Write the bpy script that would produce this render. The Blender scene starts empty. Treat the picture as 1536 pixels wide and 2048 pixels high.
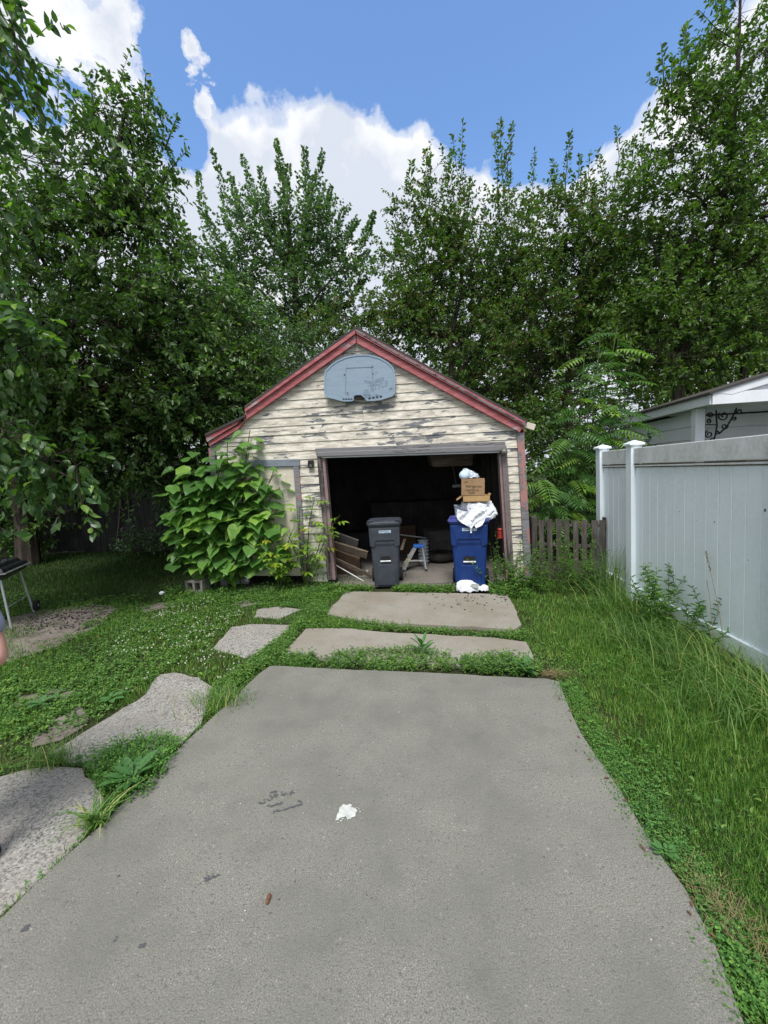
import bpy, math, random
import numpy as np
from mathutils import Vector, Matrix
R = math.radians
random.seed(7)
rng = np.random.default_rng(11)
S = bpy.context.scene
C = S.collection

# ------------------------------------------------------------ camera, sky, sun, exposure
CAM_H, FPX = 1.65, 820.0                      # eye height, focal length in pixels of a 1536 px wide picture
PITCH, ROLL = R(5.5), R(2.8)
fw = Vector((0, math.cos(PITCH), -math.sin(PITCH)))
up0 = Vector((0, math.sin(PITCH), math.cos(PITCH)))
x0 = Vector((1, 0, 0))
rt = x0 * math.cos(ROLL) - up0 * math.sin(ROLL)
up = x0 * math.sin(ROLL) + up0 * math.cos(ROLL)
EYE = Vector((0, 0, CAM_H))
cam = bpy.data.cameras.new('camera')
cam.sensor_fit = 'HORIZONTAL'; cam.sensor_width = 36.0; cam.lens = 36.0 * FPX / 1536
cam.clip_start = 0.05; cam.clip_end = 2000
co = bpy.data.objects.new('camera', cam); C.objects.link(co)
co.matrix_world = Matrix(((rt.x, up.x, -fw.x, 0), (rt.y, up.y, -fw.y, 0), (rt.z, up.z, -fw.z, CAM_H), (0, 0, 0, 1)))
S.camera = co

SUN_EL, SUN_AZ = R(60), R(188)                # azimuth clockwise from +Y: high, behind the viewer and a touch left
S.view_settings.view_transform = 'Standard'; S.view_settings.look = 'None'
S.view_settings.exposure = 0.5; S.view_settings.gamma = 1.0; S.view_settings.use_curve_mapping = False

def ray(px, py):
    return (fw + rt * ((px - 768) / FPX) - up * ((py - 1024) / FPX))
def G(px, py, z=0.0):                         # the spot on the level z that is seen at a picture position
    d = ray(px, py); t = (z - CAM_H) / d.z
    return EYE + d * t
def W(px, py, Y):                             # the spot at depth Y
    d = ray(px, py); return EYE + d * (Y / d.y)

# ------------------------------------------------------------ node helpers
class NT:
    def __init__(s, tree): s.t = tree; s.n = tree.nodes; s.l = tree.links
    def node(s, typ, **kw):
        n = s.n.new(typ)
        for k, v in kw.items(): setattr(n, k, v)
        return n
    def put(s, sock, v):
        if isinstance(v, bpy.types.NodeSocket): s.l.new(v, sock)
        else: sock.default_value = v
    def math(s, op, a, b=0.0, c=None, clamp=False):
        n = s.node('ShaderNodeMath', operation=op, use_clamp=clamp)
        s.put(n.inputs[0], a); s.put(n.inputs[1], b)
        if c is not None: s.put(n.inputs[2], c)
        return n.outputs[0]
    def dot(s, v, d):
        n = s.node('ShaderNodeVectorMath', operation='DOT_PRODUCT')
        s.put(n.inputs[0], v); n.inputs[1].default_value = d
        return n.outputs['Value']
    def scale(s, v, sc, loc=(0, 0, 0), rot=(0, 0, 0)):
        n = s.node('ShaderNodeMapping'); s.put(n.inputs['Vector'], v)
        n.inputs['Scale'].default_value = sc; n.inputs['Location'].default_value = loc; n.inputs['Rotation'].default_value = rot
        return n.outputs[0]
    def noise(s, v, sc, det=4, rough=0.55, dist=0.0, out=0):
        n = s.node('ShaderNodeTexNoise'); s.put(n.inputs['Vector'], v)
        n.inputs['Scale'].default_value = sc; n.inputs['Detail'].default_value = det
        n.inputs['Roughness'].default_value = rough; n.inputs['Distortion'].default_value = dist
        return n.outputs[out]
    def ramp(s, f, stops, interp='LINEAR'):
        n = s.node('ShaderNodeValToRGB'); s.put(n.inputs[0], f); e = n.color_ramp.elements
        n.color_ramp.interpolation = interp
        while len(e) < len(stops): e.new(0.5)
        for q, (p, c) in zip(e, stops):
            q.position = p; q.color = (c, c, c, 1) if isinstance(c, (int, float)) else (*c, 1)
        return n.outputs[0]
    def mix(s, f, a, b, mode='MIX'):
        n = s.node('ShaderNodeMix', data_type='RGBA', blend_type=mode)
        s.put(n.inputs[0], f)
        for sock, v in ((n.inputs[6], a), (n.inputs[7], b)):
            if isinstance(v, bpy.types.NodeSocket): s.l.new(v, sock)
            else: sock.default_value = (*v, 1) if len(v) == 3 else v
        return n.outputs[2]
    def obj(s): return s.node('ShaderNodeTexCoord').outputs['Object']
    def rnd(s): return s.node('ShaderNodeObjectInfo').outputs['Random']
    def island(s): return s.node('ShaderNodeNewGeometry').outputs['Random Per Island']

MATS = {}
def material(name, fn, rough=0.7, spec=0.3, metal=0.0, bump=0.0):
    """fn(nt) -> base colour (tuple or socket), optional (colour, height socket, roughness socket)"""
    m = bpy.data.materials.new(name); m.use_nodes = True
    nt = NT(m.node_tree); b = nt.n['Principled BSDF']
    b.inputs['Roughness'].default_value = rough; b.inputs['Specular IOR Level'].default_value = spec
    b.inputs['Metallic'].default_value = metal
    r = fn(nt) if callable(fn) else fn
    h = rr = None
    if isinstance(r, tuple) and not isinstance(r[0], (int, float)): r, h, rr = (list(r) + [None, None])[:3]
    if isinstance(r, tuple): b.inputs['Base Color'].default_value = (*r, 1)
    else: nt.l.new(r, b.inputs['Base Color'])
    if h is not None:
        bp = nt.node('ShaderNodeBump'); bp.inputs['Strength'].default_value = 1.0; bp.inputs['Distance'].default_value = bump
        nt.l.new(h, bp.inputs['Height']); nt.l.new(bp.outputs[0], b.inputs['Normal'])
    if rr is not None: nt.l.new(rr, b.inputs['Roughness'])
    MATS[name] = m
    return m

def leaf_material(name, stops, trans=0.35, rough=0.45, spec=0.35, per_object=False):
    m = bpy.data.materials.new(name); m.use_nodes = True
    nt = NT(m.node_tree); b = nt.n['Principled BSDF']; out = nt.n['Material Output']
    f = nt.rnd() if per_object else nt.island()
    col = nt.ramp(f, stops)
    big = nt.noise(nt.obj(), 0.9, 2)
    col = nt.mix(nt.math('MULTIPLY', nt.math('SUBTRACT', big, 0.35, clamp=True), 1.4, clamp=True), col, nt.mix(1.0, col, (1.38, 1.22, 0.75), 'MULTIPLY'))
    nt.l.new(col, b.inputs['Base Color']); b.inputs['Roughness'].default_value = rough; b.inputs['Specular IOR Level'].default_value = spec
    tr = nt.node('ShaderNodeBsdfTranslucent')
    nt.l.new(nt.mix(1.0, col, (1.15, 1.5, 0.5), 'MULTIPLY'), tr.inputs[0])
    mx = nt.node('ShaderNodeMixShader'); mx.inputs[0].default_value = trans
    nt.l.new(b.outputs[0], mx.inputs[1]); nt.l.new(tr.outputs[0], mx.inputs[2]); nt.l.new(mx.outputs[0], out.inputs['Surface'])
    MATS[name] = m
    return m

# ------------------------------------------------------------ world: blue summer sky with cumulus
w = bpy.data.worlds.new('World'); S.world = w; w.use_nodes = True
nt = NT(w.node_tree); bg = nt.n['Background']
sky = nt.node('ShaderNodeTexSky', sky_type='NISHITA', sun_disc=False)
sky.sun_elevation = SUN_EL; sky.sun_rotation = SUN_AZ; sky.air_density = 1.0; sky.dust_density = 0.6; sky.ozone_density = 2.0
dirv = nt.node('ShaderNodeTexCoord').outputs['Generated']
sep = nt.node('ShaderNodeSeparateXYZ'); nt.l.new(dirv, sep.inputs[0])
def hole(px, py, rad):                        # how deep inside an open patch of blue sky a direction lies (1 centre, 0 rim)
    d = ray(px, py).normalized(); c = math.cos(rad)
    return nt.math('DIVIDE', nt.math('SUBTRACT', nt.dot(dirv, d), c), 1 - c)
mask = None
for px, py, rad in ((440, 40, .10), (560, 30, .11), (690, 25, .11), (820, 25, .11), (950, 40, .12), (1080, 60, .12), (1210, 50, .12), (1340, -20, .10), (980, 190, .095), (1110, 210, .10), (1040, 290, .06), (1050, 150, .085), (1220, 150, .08), (330, 80, .075), (210, 20, .075), (110, 70, .075), (190, 130, .05), (60, 150, .05), (310, 190, .06), (355, 270, .045), (500, -160, .13), (760, -170, .15), (1020, -160, .15), (1250, -170, .13), (800, -600, .26)):
    h = hole(px, py, rad)
    mask = h if mask is None else nt.math('SMOOTH_MAX', mask, h, 0.3)
mask = nt.math('MAXIMUM', mask, -1.6)
warp = nt.noise(dirv, 5.0, 3, out=1)
vv = nt.node('ShaderNodeVectorMath', operation='MULTIPLY_ADD'); nt.l.new(warp, vv.inputs[0]); vv.inputs[1].default_value = (.08, .08, .08); nt.l.new(dirv, vv.inputs[2])
n1 = nt.noise(vv.outputs[0], 7.0, 9, 0.56)
n2 = nt.noise(vv.outputs[0], 19.0, 6, 0.6)
puff = hole(400, 150, .030)
puff = nt.math('SMOOTH_MAX', puff, hole(378, 98, .020), .8)
puff = nt.math('SMOOTH_MAX', puff, hole(406, 205, .022), .8)
wisp = hole(150, 110, .13)
dens = nt.math('ADD', nt.math('MULTIPLY', nt.math('SUBTRACT', n1, 0.5), 4.3), nt.math('MULTIPLY', mask, -1.25))
dens2 = nt.math('ADD', nt.math('MULTIPLY', nt.math('SUBTRACT', n2, 0.5), 6.0), nt.math('SUBTRACT', nt.math('MULTIPLY', nt.math('MAXIMUM', puff, -1.2), 1.1), .55))
dens3 = nt.math('ADD', nt.math('ADD', nt.math('MULTIPLY', nt.math('SUBTRACT', n1, 0.5), 3.5), nt.math('MULTIPLY', nt.math('SUBTRACT', n2, 0.5), 3.0)), nt.math('SUBTRACT', nt.math('MULTIPLY', nt.math('MAXIMUM', wisp, -1.4), 1.0), .50))
dens = nt.math('MAXIMUM', dens, nt.math('MAXIMUM', dens2, dens3))
cov = nt.ramp(nt.math('ADD', nt.math('MULTIPLY', dens, .8), 0.35, clamp=True), ((0.22, 0.0), (0.44, 0.55), (0.74, 1.0)), 'EASE')
hz = nt.math('SUBTRACT', 1.0, nt.math('MULTIPLY', sep.outputs[2], 1.0), clamp=True)
shade = nt.math('SUBTRACT', nt.noise(vv.outputs[0], 9.0, 5, 0.55), nt.math('MULTIPLY', nt.math('SUBTRACT', dens, .35), .10))
ccol = nt.ramp(shade, ((0.36, (3.5, 3.75, 4.25)), (0.50, (4.5, 4.6, 4.8)), (0.66, (5.2, 5.2, 5.2))))
skyc = nt.mix(1.0, sky.outputs[0], (1.0, 1.17, 1.32), 'MULTIPLY')
nt.l.new(nt.mix(cov, skyc, ccol), bg.inputs['Color'])
bg.inputs['Strength'].default_value = 0.15
sl = bpy.data.lights.new('sun', 'SUN'); sl.energy = 3.0; sl.angle = R(22); sl.color = (1.0, 0.97, 0.92)
so = bpy.data.objects.new('sun', sl); C.objects.link(so)
sd = Vector((math.sin(SUN_AZ) * math.cos(SUN_EL), math.cos(SUN_AZ) * math.cos(SUN_EL), math.sin(SUN_EL)))
so.rotation_euler = sd.to_track_quat('Z', 'Y').to_euler(); so.location = sd * 40

# ------------------------------------------------------------ object helpers
def world_loc(o):
    p = Vector((0, 0, 0))
    while o is not None: p = p + o.location; o = o.parent
    return p
def tag(o, label=None, cat=None, group=None, kind=None):
    if label: o['label'] = label
    if cat: o['category'] = cat
    if group: o['group'] = group
    if kind: o['kind'] = kind
    return o
def thing(name, loc, label, cat, group=None):
    o = bpy.data.objects.new(name, None); C.objects.link(o); o.location = loc; o.empty_display_size = .2
    return tag(o, label, cat, group)
def link(name, me, parent=None):
    o = bpy.data.objects.new(name, me); C.objects.link(o)
    if parent is not None: o.parent = parent
    return o

class MB:
    """collects polygons in world coordinates and links them as one mesh object"""
    def __init__(s): s.v = []; s.f = []
    def poly(s, pts):
        b = len(s.v); s.v += [Vector(p) for p in pts]; s.f.append(list(range(b, b + len(pts))))
    def hexa(s, a, b):                          # two matching rings of points, closed into a solid
        n = len(a); k = len(s.v); s.v += [Vector(p) for p in a] + [Vector(p) for p in b]
        s.f.append(list(range(k, k + n))[::-1]); s.f.append(list(range(k + n, k + 2 * n)))
        for i in range(n):
            j = (i + 1) % n; s.f.append([k + i, k + j, k + n + j, k + n + i])
        return s
    def loft(s, rings, cap=True):
        k = len(s.v); n = len(rings[0])
        for r in rings: s.v += [Vector(p) for p in r]
        for q in range(len(rings) - 1):
            for i in range(n):
                j = (i + 1) % n
                s.f.append([k + q * n + i, k + q * n + j, k + (q + 1) * n + j, k + (q + 1) * n + i])
        if cap:
            s.f.append(list(range(k, k + n))[::-1]); e = k + (len(rings) - 1) * n; s.f.append(list(range(e, e + n)))
        return s
    def box(s, c, size, M=None):
        c = Vector(c); x, y, z = (q / 2 for q in size); M = M or Matrix.Identity(3)
        lo = [c + M @ Vector(p) for p in ((-x, -y, -z), (x, -y, -z), (x, y, -z), (-x, y, -z))]
        hi = [c + M @ Vector(p) for p in ((-x, -y, z), (x, -y, z), (x, y, z), (-x, y, z))]
        return s.hexa(lo, hi)
    def beam(s, p, q, wd, th, upv=(0, 0, 1)):
        p = Vector(p); q = Vector(q); d = (q - p).normalized(); u = Vector(upv)
        sd = d.cross(u).normalized(); u = sd.cross(d)
        ring = lambda c: [c + sd * a * wd / 2 + u * b * th / 2 for a, b in ((-1, -1), (1, -1), (1, 1), (-1, 1))]
        return s.loft([ring(p), ring(q)])
    def tube(s, pts, rad, n=8, cap=True):
        pts = [Vector(p) for p in pts]; rad = rad if isinstance(rad, (list, tuple)) else [rad] * len(pts)
        rings = []; u = None
        for i, p in enumerate(pts):
            d = (pts[min(i + 1, len(pts) - 1)] - pts[max(i - 1, 0)]).normalized()
            if u is None: u = d.orthogonal().normalized()
            u = (u - d * u.dot(d)); u = u.normalized() if u.length > 1e-6 else d.orthogonal().normalized()
            v = d.cross(u)
            rings.append([p + (u * math.cos(t) + v * math.sin(t)) * rad[i] for t in (2 * math.pi * k / n for k in range(n))])
        return s.loft(rings, cap)
    def lathe(s, c, prof, n=14, M=None):
        c = Vector(c); M = M or Matrix.Identity(3)
        return s.loft([[c + M @ Vector((r * math.cos(t), r * math.sin(t), z)) for t in (2 * math.pi * k / n for k in range(n))] for r, z in prof])
    def build(s, name, m, parent=None, smooth=False, bevel=0.0):
        o0 = world_loc(parent) if parent is not None else Vector((0, 0, 0))
        me = bpy.data.meshes.new(name); me.from_pydata([tuple(p - o0) for p in s.v], [], s.f)
        me.materials.append(m); o = link(name, me, parent)
        if smooth: me.polygons.foreach_set('use_smooth', [True] * len(me.polygons))
        if bevel:
            b = o.modifiers.new('bevel', 'BEVEL'); b.width = bevel; b.segments = 2; b.limit_method = 'ANGLE'
        return o

class Geo:
    """large numpy meshes: many faces of k corners each"""
    def __init__(s): s.V = []; s.F = []; s.n = 0
    def add(s, v, f):
        if len(v) == 0: return
        s.V.append(np.asarray(v, dtype=np.float32).reshape(-1, 3)); s.F.append(np.asarray(f) + s.n); s.n += len(s.V[-1])
    def build(s, name, m, parent=None, smooth=False):
        v = np.concatenate(s.V)
        if parent is not None: v = v - np.array(world_loc(parent), dtype=np.float32)
        lt = np.concatenate([np.full(len(f), f.shape[1]) for f in s.F]); li = np.concatenate([f.ravel() for f in s.F])
        me = bpy.data.meshes.new(name); me.vertices.add(len(v)); me.vertices.foreach_set('co', v.ravel())
        me.loops.add(len(li)); me.loops.foreach_set('vertex_index', li.astype(np.int32))
        me.polygons.add(len(lt)); me.polygons.foreach_set('loop_start', (np.cumsum(lt) - lt).astype(np.int32))
        me.polygons.foreach_set('loop_total', lt.astype(np.int32))
        me.update(calc_edges=True); me.validate()
        if smooth: me.polygons.foreach_set('use_smooth', [True] * len(lt))
        me.materials.append(m)
        return link(name, me, parent)

def unit(a): return a / np.maximum(np.linalg.norm(a, axis=-1, keepdims=True), 1e-9)
def leaves(P, D, N, L, Wd, kind='oval', curl=0.12, fold=0.12):
    """leaf blades: base P, direction D, face normal N, length L, width Wd"""
    n = len(P); D = unit(D); N = unit(N - D * (N * D).sum(1, keepdims=True)); Sd = np.cross(D, N)
    L = np.broadcast_to(np.asarray(L, float), (n,))[:, None]; Wd = np.broadcast_to(np.asarray(Wd, float), (n,))[:, None]
    at = lambda a, b, c: P + D * L * a + Sd * Wd * b + N * L * c
    if kind == 'diamond':
        v = np.stack([P, at(.48, .5, fold), at(1, 0, -curl), at(.48, -.5, fold)], 1); f = np.array([[0, 1, 2], [0, 2, 3]])
    elif kind == 'oval':
        v = np.stack([P, at(.3, .46, fold), at(.68, .38, fold * .6), at(1, 0, -curl), at(.68, -.38, fold * .6), at(.3, -.46, fold)], 1)
        f = np.array([[0, 1, 2, 3], [0, 3, 4, 5]])
    elif kind == 'blade':
        v = np.stack([P - Sd * Wd * .5, P + Sd * Wd * .5, at(.55, .4, curl * .3), at(.55, -.4, curl * .3), at(1, 0, -curl)], 1)
        g = np.array([[0, 1, 2, 3]]); h = np.array([[3, 2, 4]])
        o = (np.arange(n) * 5)[:, None, None]
        return v.reshape(-1, 3), [(g + o).reshape(-1, 4), (h + o).reshape(-1, 3)]
    k = v.shape[1]; o = (np.arange(n) * k)[:, None, None]
    return v.reshape(-1, 3), [(f + o).reshape(-1, f.shape[1])]
def add_leaves(geo, *a, **k):
    v, fs = leaves(*a, **k)
    if len(v) == 0: return
    base = geo.n; geo.V.append(v.astype(np.float32)); geo.n += len(v)
    for f in fs: geo.F.append(f + base)
def cones(geo, A, B, r):                         # thin three-sided twigs
    n = len(A)
    if n == 0: return
    d = unit(B - A); u = unit(np.cross(d, np.array([.31, .77, .55]))); v = np.cross(d, u); r = np.broadcast_to(np.asarray(r, float), (n,))[:, None]
    ring = [A + (u * math.cos(t) + v * math.sin(t)) * r for t in (0, 2.094, 4.189)]
    V = np.stack(ring + [B], 1); o = (np.arange(n) * 4)[:, None, None]
    geo.add(V.reshape(-1, 3), (np.array([[0, 1, 3], [1, 2, 3], [2, 0, 3]]) + o).reshape(-1, 3))
def rand_dir(n):
    return unit(rng.normal(size=(n, 3)))
def inside(poly, x, y):
    r = np.zeros(len(x), bool); n = len(poly)
    for i in range(n):
        x1, y1 = poly[i]; x2, y2 = poly[(i + 1) % n]
        c = ((y1 > y) != (y2 > y)) & (x < (x2 - x1) * (y - y1) / ((y2 - y1) if y2 != y1 else 1e-9) + x1)
        r ^= c
    return r
def gp(pts, z=0.0):                              # picture outline -> outline on the ground
    return [tuple(G(a, b, z).xy) for a, b in pts]
def wobble(poly, step=0.12, amp=0.018):          # ragged edge for an outline on the ground
    out = []
    for i in range(len(poly)):
        a = np.array(poly[i]); b = np.array(poly[(i + 1) % len(poly)]); L = np.linalg.norm(b - a); k = max(1, min(60, int(L / step)))
        for j in range(k):
            p = a + (b - a) * j / k
            if j: p = p + rng.normal(0, amp, 2)
            out.append((float(p[0]), float(p[1])))
    return out
# ------------------------------------------------------------ materials
def concrete_fn(base, spot, speck, stain, scale=1.0):
    def fn(nt):
        o = nt.obj()
        fine = nt.noise(o, 190 * scale, 3, .7); mid = nt.noise(o, 62 * scale, 3, .6); big = nt.noise(o, 1.6, 6, .62); bl = nt.noise(o, 5.5, 4, .6)
        c = nt.mix(nt.ramp(fine, ((.38, 1.0), (.50, 0.0))), base, spot)
        c = nt.mix(nt.ramp(mid, ((.30, 1.0), (.42, 0.0))), c, spot)
        c = nt.mix(nt.ramp(fine, ((.60, 0.0), (.70, 1.0))), c, speck)
        c = nt.mix(nt.ramp(mid, ((.64, 0.0), (.72, .7))), c, speck)
        c = nt.mix(nt.ramp(big, ((.36, .75), (.60, 0.0))), c, stain)
        c = nt.mix(nt.ramp(bl, ((.30, .3), (.48, 0.0))), c, (stain[0] * .8, stain[1] * .8, stain[2] * .8))
        return c, nt.math('ADD', fine, mid)
    return fn
M_CONC = material('worn_concrete', concrete_fn((.228, .226, .198), (.108, .107, .092), (.48, .47, .43), (.152, .151, .134)), .85, .2, bump=.003)
M_CONC2 = material('pale_concrete', concrete_fn((.300, .282, .247), (.19, .175, .15), (.44, .42, .38), (.215, .19, .15), 1.3), .85, .2, bump=.002)
M_AGG = material('exposed_aggregate', concrete_fn((.33, .32, .29), (.07, .07, .072), (.62, .60, .56), (.27, .25, .225), .45), .85, .2, bump=.006)
M_FLOOR = material('garage_floor_concrete', concrete_fn((.22, .2, .18), (.12, .11, .1), (.34, .32, .3), (.12, .11, .1)), .85, .2, bump=.002)
def soil(nt):
    o = nt.obj(); a = nt.noise(o, 3.0, 6, .65); b = nt.noise(o, 45, 4, .7)
    c = nt.ramp(a, ((.35, (.028, .040, .014)), (.6, (.052, .058, .026))))
    return nt.mix(nt.ramp(b, ((.35, .6), (.6, 0.0))), c, (.018, .02, .01)), b
M_SOIL = material('mossy_soil', soil, .95, .1, bump=.01)
def dirt(nt):
    o = nt.obj(); a = nt.noise(o, 6.0, 6, .65); b = nt.noise(o, 70, 4, .7)
    c = nt.ramp(a, ((.35, (.13, .11, .095)), (.6, (.25, .22, .195))))
    return nt.mix(nt.ramp(b, ((.35, .5), (.55, 0.0))), c, (.10, .085, .07)), b
M_DIRT = material('bare_pale_dirt', dirt, .95, .1, bump=.008)

def peeled(paint, under, amount=.5, sx=2.6, sz=13.0, dirtc=(.36, .33, .27)):
    def fn(nt):
        o = nt.obj(); r = nt.rnd()
        off = nt.node('ShaderNodeCombineXYZ'); nt.l.new(nt.math('MULTIPLY', r, 37.0), off.inputs[0]); nt.l.new(nt.math('MULTIPLY', r, 11.0), off.inputs[2])
        ad = nt.node('ShaderNodeVectorMath', operation='ADD'); nt.l.new(o, ad.inputs[0]); nt.l.new(off.outputs[0], ad.inputs[1])
        p = nt.scale(ad.outputs[0], (sx, sx, sz)); n = nt.noise(p, 1.0, 8, .62, .35)
        patch = nt.noise(o, 1.3, 3, .5); fl = nt.noise(nt.scale(ad.outputs[0], (12, 12, 60)), 1.0, 6, .7)
        m = nt.math('ADD', nt.math('ADD', n, nt.math('MULTIPLY', nt.math('SUBTRACT', patch, .5), .40)), nt.math('MULTIPLY', nt.math('SUBTRACT', fl, .5), .28))
        m = nt.math('ADD', m, nt.math('MULTIPLY', nt.math('SUBTRACT', r, .5), .09))
        t = .69 - amount * .25
        mk = nt.ramp(m, ((t, 0.0), (t + .022, 1.0)))
        grain = nt.noise(nt.scale(ad.outputs[0], (3, 3, 110)), 1.0, 4, .6)
        uc = nt.mix(nt.ramp(grain, ((.35, 0.0), (.65, 1.0))), tuple(q * .6 for q in under), tuple(q * 1.35 for q in under))
        pc = nt.mix(nt.ramp(nt.noise(nt.scale(ad.outputs[0], (5, 5, 24)), 1.0, 6, .65), ((.42, .75), (.62, 0.0))), paint, dirtc)
        pc = nt.mix(nt.ramp(fl, ((.30, .9), (.37, 0.0))), pc, tuple(q * .4 for q in under))
        c = nt.mix(mk, pc, uc)
        return c, nt.math('SUBTRACT', nt.math('MULTIPLY', grain, .25), mk), nt.ramp(mk, ((0, .55), (1, .9)))
    return fn
GREYW = (.17, .175, .19)
M_SIDING = material('peeling_cream_paint', peeled((.74, .70, .61), GREYW, .45), .7, .25, bump=.002)
M_RED = material('faded_red_paint', peeled((.43, .15, .16), (.36, .26, .26), .36, 2.0, 6.0, (.30, .07, .075)), .6, .3, bump=.002)
M_REDV = material('flaking_red_post_paint', peeled((.36, .19, .18), (.19, .19, .205), 1.0, 11, 3.0, (.34, .17, .16)), .7, .25, bump=.002)
M_GREYT = material('weathered_grey_trim', peeled((.17, .165, .17), (.085, .08, .08), .5, 1.5, 18, (.20, .2, .21)), .8, .2, bump=.002)
M_GREYV = material('weathered_grey_jamb', peeled((.15, .135, .135), (.06, .055, .055), .5, 18, 1.5, (.2, .16, .16)), .8, .2, bump=.002)
M_BLUET = material('faded_bluegrey_paint', peeled((.20, .235, .28), (.12, .12, .13), .35, 3, 12, (.16, .18, .2)), .7, .25, bump=.002)
M_LETTER = material('faint_moulded_lettering', (.165, .22, .285), .6, .3)
M_STOP = material('pinkish_weathered_jamb', peeled((.25, .155, .155), (.16, .15, .155), .6, 16, 2, (.28, .2, .2)), .8, .2, bump=.001)
M_DOOR = material('cream_door_paint', peeled((.62, .57, .47), GREYW, .0, 2, 3, (.55, .5, .42)), .6, .3, bump=.001)
def wood(c1, c2, axis=0, sc=1.0):
    def fn(nt):
        o = nt.obj(); s = [40 * sc] * 3; s[axis] = 2.5 * sc
        g = nt.noise(nt.scale(o, tuple(s)), 1.0, 5, .6, .6); k = nt.noise(o, 3, 4, .6)
        c = nt.mix(nt.ramp(g, ((.35, 0.0), (.65, 1.0))), c1, c2)
        c = nt.mix(nt.math('MULTIPLY', nt.rnd(), .35), c, tuple(q * .45 for q in c1))
        return nt.mix(nt.ramp(k, ((.4, .5), (.6, 0.0))), c, tuple(q * .5 for q in c1)), g
    return fn
M_DARKW = material('old_dark_boards', wood((.10, .095, .09), (.18, .17, .16), 2), .9, .1, bump=.002)
M_PICKET = material('weathered_picket_wood', wood((.065, .057, .05), (.17, .15, .135), 2), .9, .15, bump=.003)
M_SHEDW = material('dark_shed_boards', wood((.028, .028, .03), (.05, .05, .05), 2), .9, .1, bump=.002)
M_PLANK = material('old_lumber', wood((.13, .10, .075), (.24, .20, .16), 0, .6), .85, .15, bump=.002)
M_PLANKB = material('brown_lumber', wood((.09, .055, .035), (.15, .10, .07), 0, .6), .85, .15, bump=.002)
def shingle(nt):
    o = nt.obj(); n = nt.noise(o, 160, 3, .7); b = nt.noise(o, 4, 4, .6)
    return nt.mix(nt.ramp(n, ((.4, 0.0), (.6, 1.0))), (.035, .034, .034), nt.mix(b, (.075, .07, .068), (.12, .11, .10))), n
M_SHINGLE = material('dark_asphalt_shingle', shingle, .95, .15, bump=.003)
def grimy(c, d, sc=2.0, lo=.40, hi=.62):
    def fn(nt):
        o = nt.obj(); a = nt.noise(nt.scale(o, (1, 1, .6)), sc, 7, .68); b = nt.noise(o, 30, 4, .6)
        m = nt.math('MULTIPLY', nt.ramp(a, ((lo, 1.0), (hi, 0.0))), nt.ramp(b, ((.35, 1.0), (.65, .35))))
        return nt.mix(m, c, d)
    return fn
M_VINYL = material('white_vinyl', grimy((.77, .85, .90), (.68, .76, .80), 1.6), .38, .45)
M_VRAIL = material('mildewed_white_vinyl', grimy((.68, .72, .74), (.44, .46, .42), 3.0, .40, .62), .45, .4)
M_GROOVE = material('grime_in_the_groove', (.13, .11, .085), .9, .1)
M_WSIDE = material('white_painted_siding', grimy((.76, .79, .83), (.66, .69, .72), 2.0), .5, .35)
M_IRON = material('black_wrought_iron', (.012, .012, .013), .5, .4)
M_HOUSE = material('pale_stucco', grimy((.62, .55, .46), (.5, .45, .38), 1.0), .8, .2)
M_GLASS = material('window_glass', (.03, .035, .04), .08, .6)
def scuffed(c, d, rough=.5):
    def fn(nt):
        o = nt.obj(); a = nt.noise(o, 9, 6, .65); b = nt.noise(nt.scale(o, (60, 60, 9)), 1.0, 4, .6)
        k = nt.mix(nt.ramp(a, ((.42, 0.0), (.66, .7))), c, d)
        return nt.mix(nt.ramp(b, ((.62, 0.0), (.72, .5))), k, d), b, nt.ramp(a, ((.3, rough - .1), (.7, rough + .15)))
    return fn
M_CARTG = material('charcoal_cart_plastic', scuffed((.036, .042, .056), (.055, .062, .078)), .5, .4, bump=.0005)
M_CARTB = material('blue_cart_plastic', scuffed((.003, .028, .15), (.008, .038, .175)), .5, .4, bump=.0005)
M_CARTL = material('violet_blue_lid_plastic', scuffed((.05, .06, .26), (.09, .10, .32)), .5, .4)
M_LABEL = material('pale_blue_sticker', (.48, .62, .74), .5, .3)
M_WHITE = material('white_plastic', grimy((.72, .74, .77), (.5, .52, .55), 6), .45, .4)
M_BLACK = material('black_plastic', (.012, .012, .014), .5, .4)
M_INK = material('dark_print', (.035, .03, .03), .8, .1)
M_RUBBER = material('black_rubber', grimy((.018, .018, .018), (.05, .045, .04), 8), .85, .2)
M_CARD = material('brown_cardboard', grimy((.33, .215, .12), (.24, .15, .085), 5), .85, .15)
M_CARD2 = material('tan_cardboard', grimy((.46, .30, .145), (.36, .23, .11), 5), .85, .15)
def film(nt):
    o = nt.obj(); n = nt.noise(o, 22, 5, .6, 1.2)
    return nt.mix(n, (.62, .64, .70), (.84, .86, .90)), n
M_BAG = material('crumpled_white_bag_film', film, .55, .25, bump=.006)
def clear(nt):
    o = nt.obj(); n = nt.noise(o, 30, 4, .6, 1.0)
    return nt.mix(nt.ramp(n, ((.4, 0.0), (.6, 1.0))), (.22, .27, .33), (.55, .62, .70)), n
M_CLEAR = material('smoky_clear_plastic', clear, .2, .6, bump=.01)
M_ALU = material('brushed_aluminium', grimy((.55, .56, .57), (.34, .34, .34), 7), .4, .5, metal=.35)
M_LBLUE = material('blue_ladder_cap', (.03, .13, .50), .45, .4)
M_YELLOW = material('yellow_sticker', (.55, .48, .10), .5, .3)
M_REDP = material('red_plastic', (.30, .025, .02), .45, .4)
M_ORANGE = material('orange_print', (.6, .22, .05), .5, .3)
M_STEEL = material('dull_steel', grimy((.16, .17, .16), (.09, .075, .06), 6), .5, .5, metal=.5)
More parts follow.
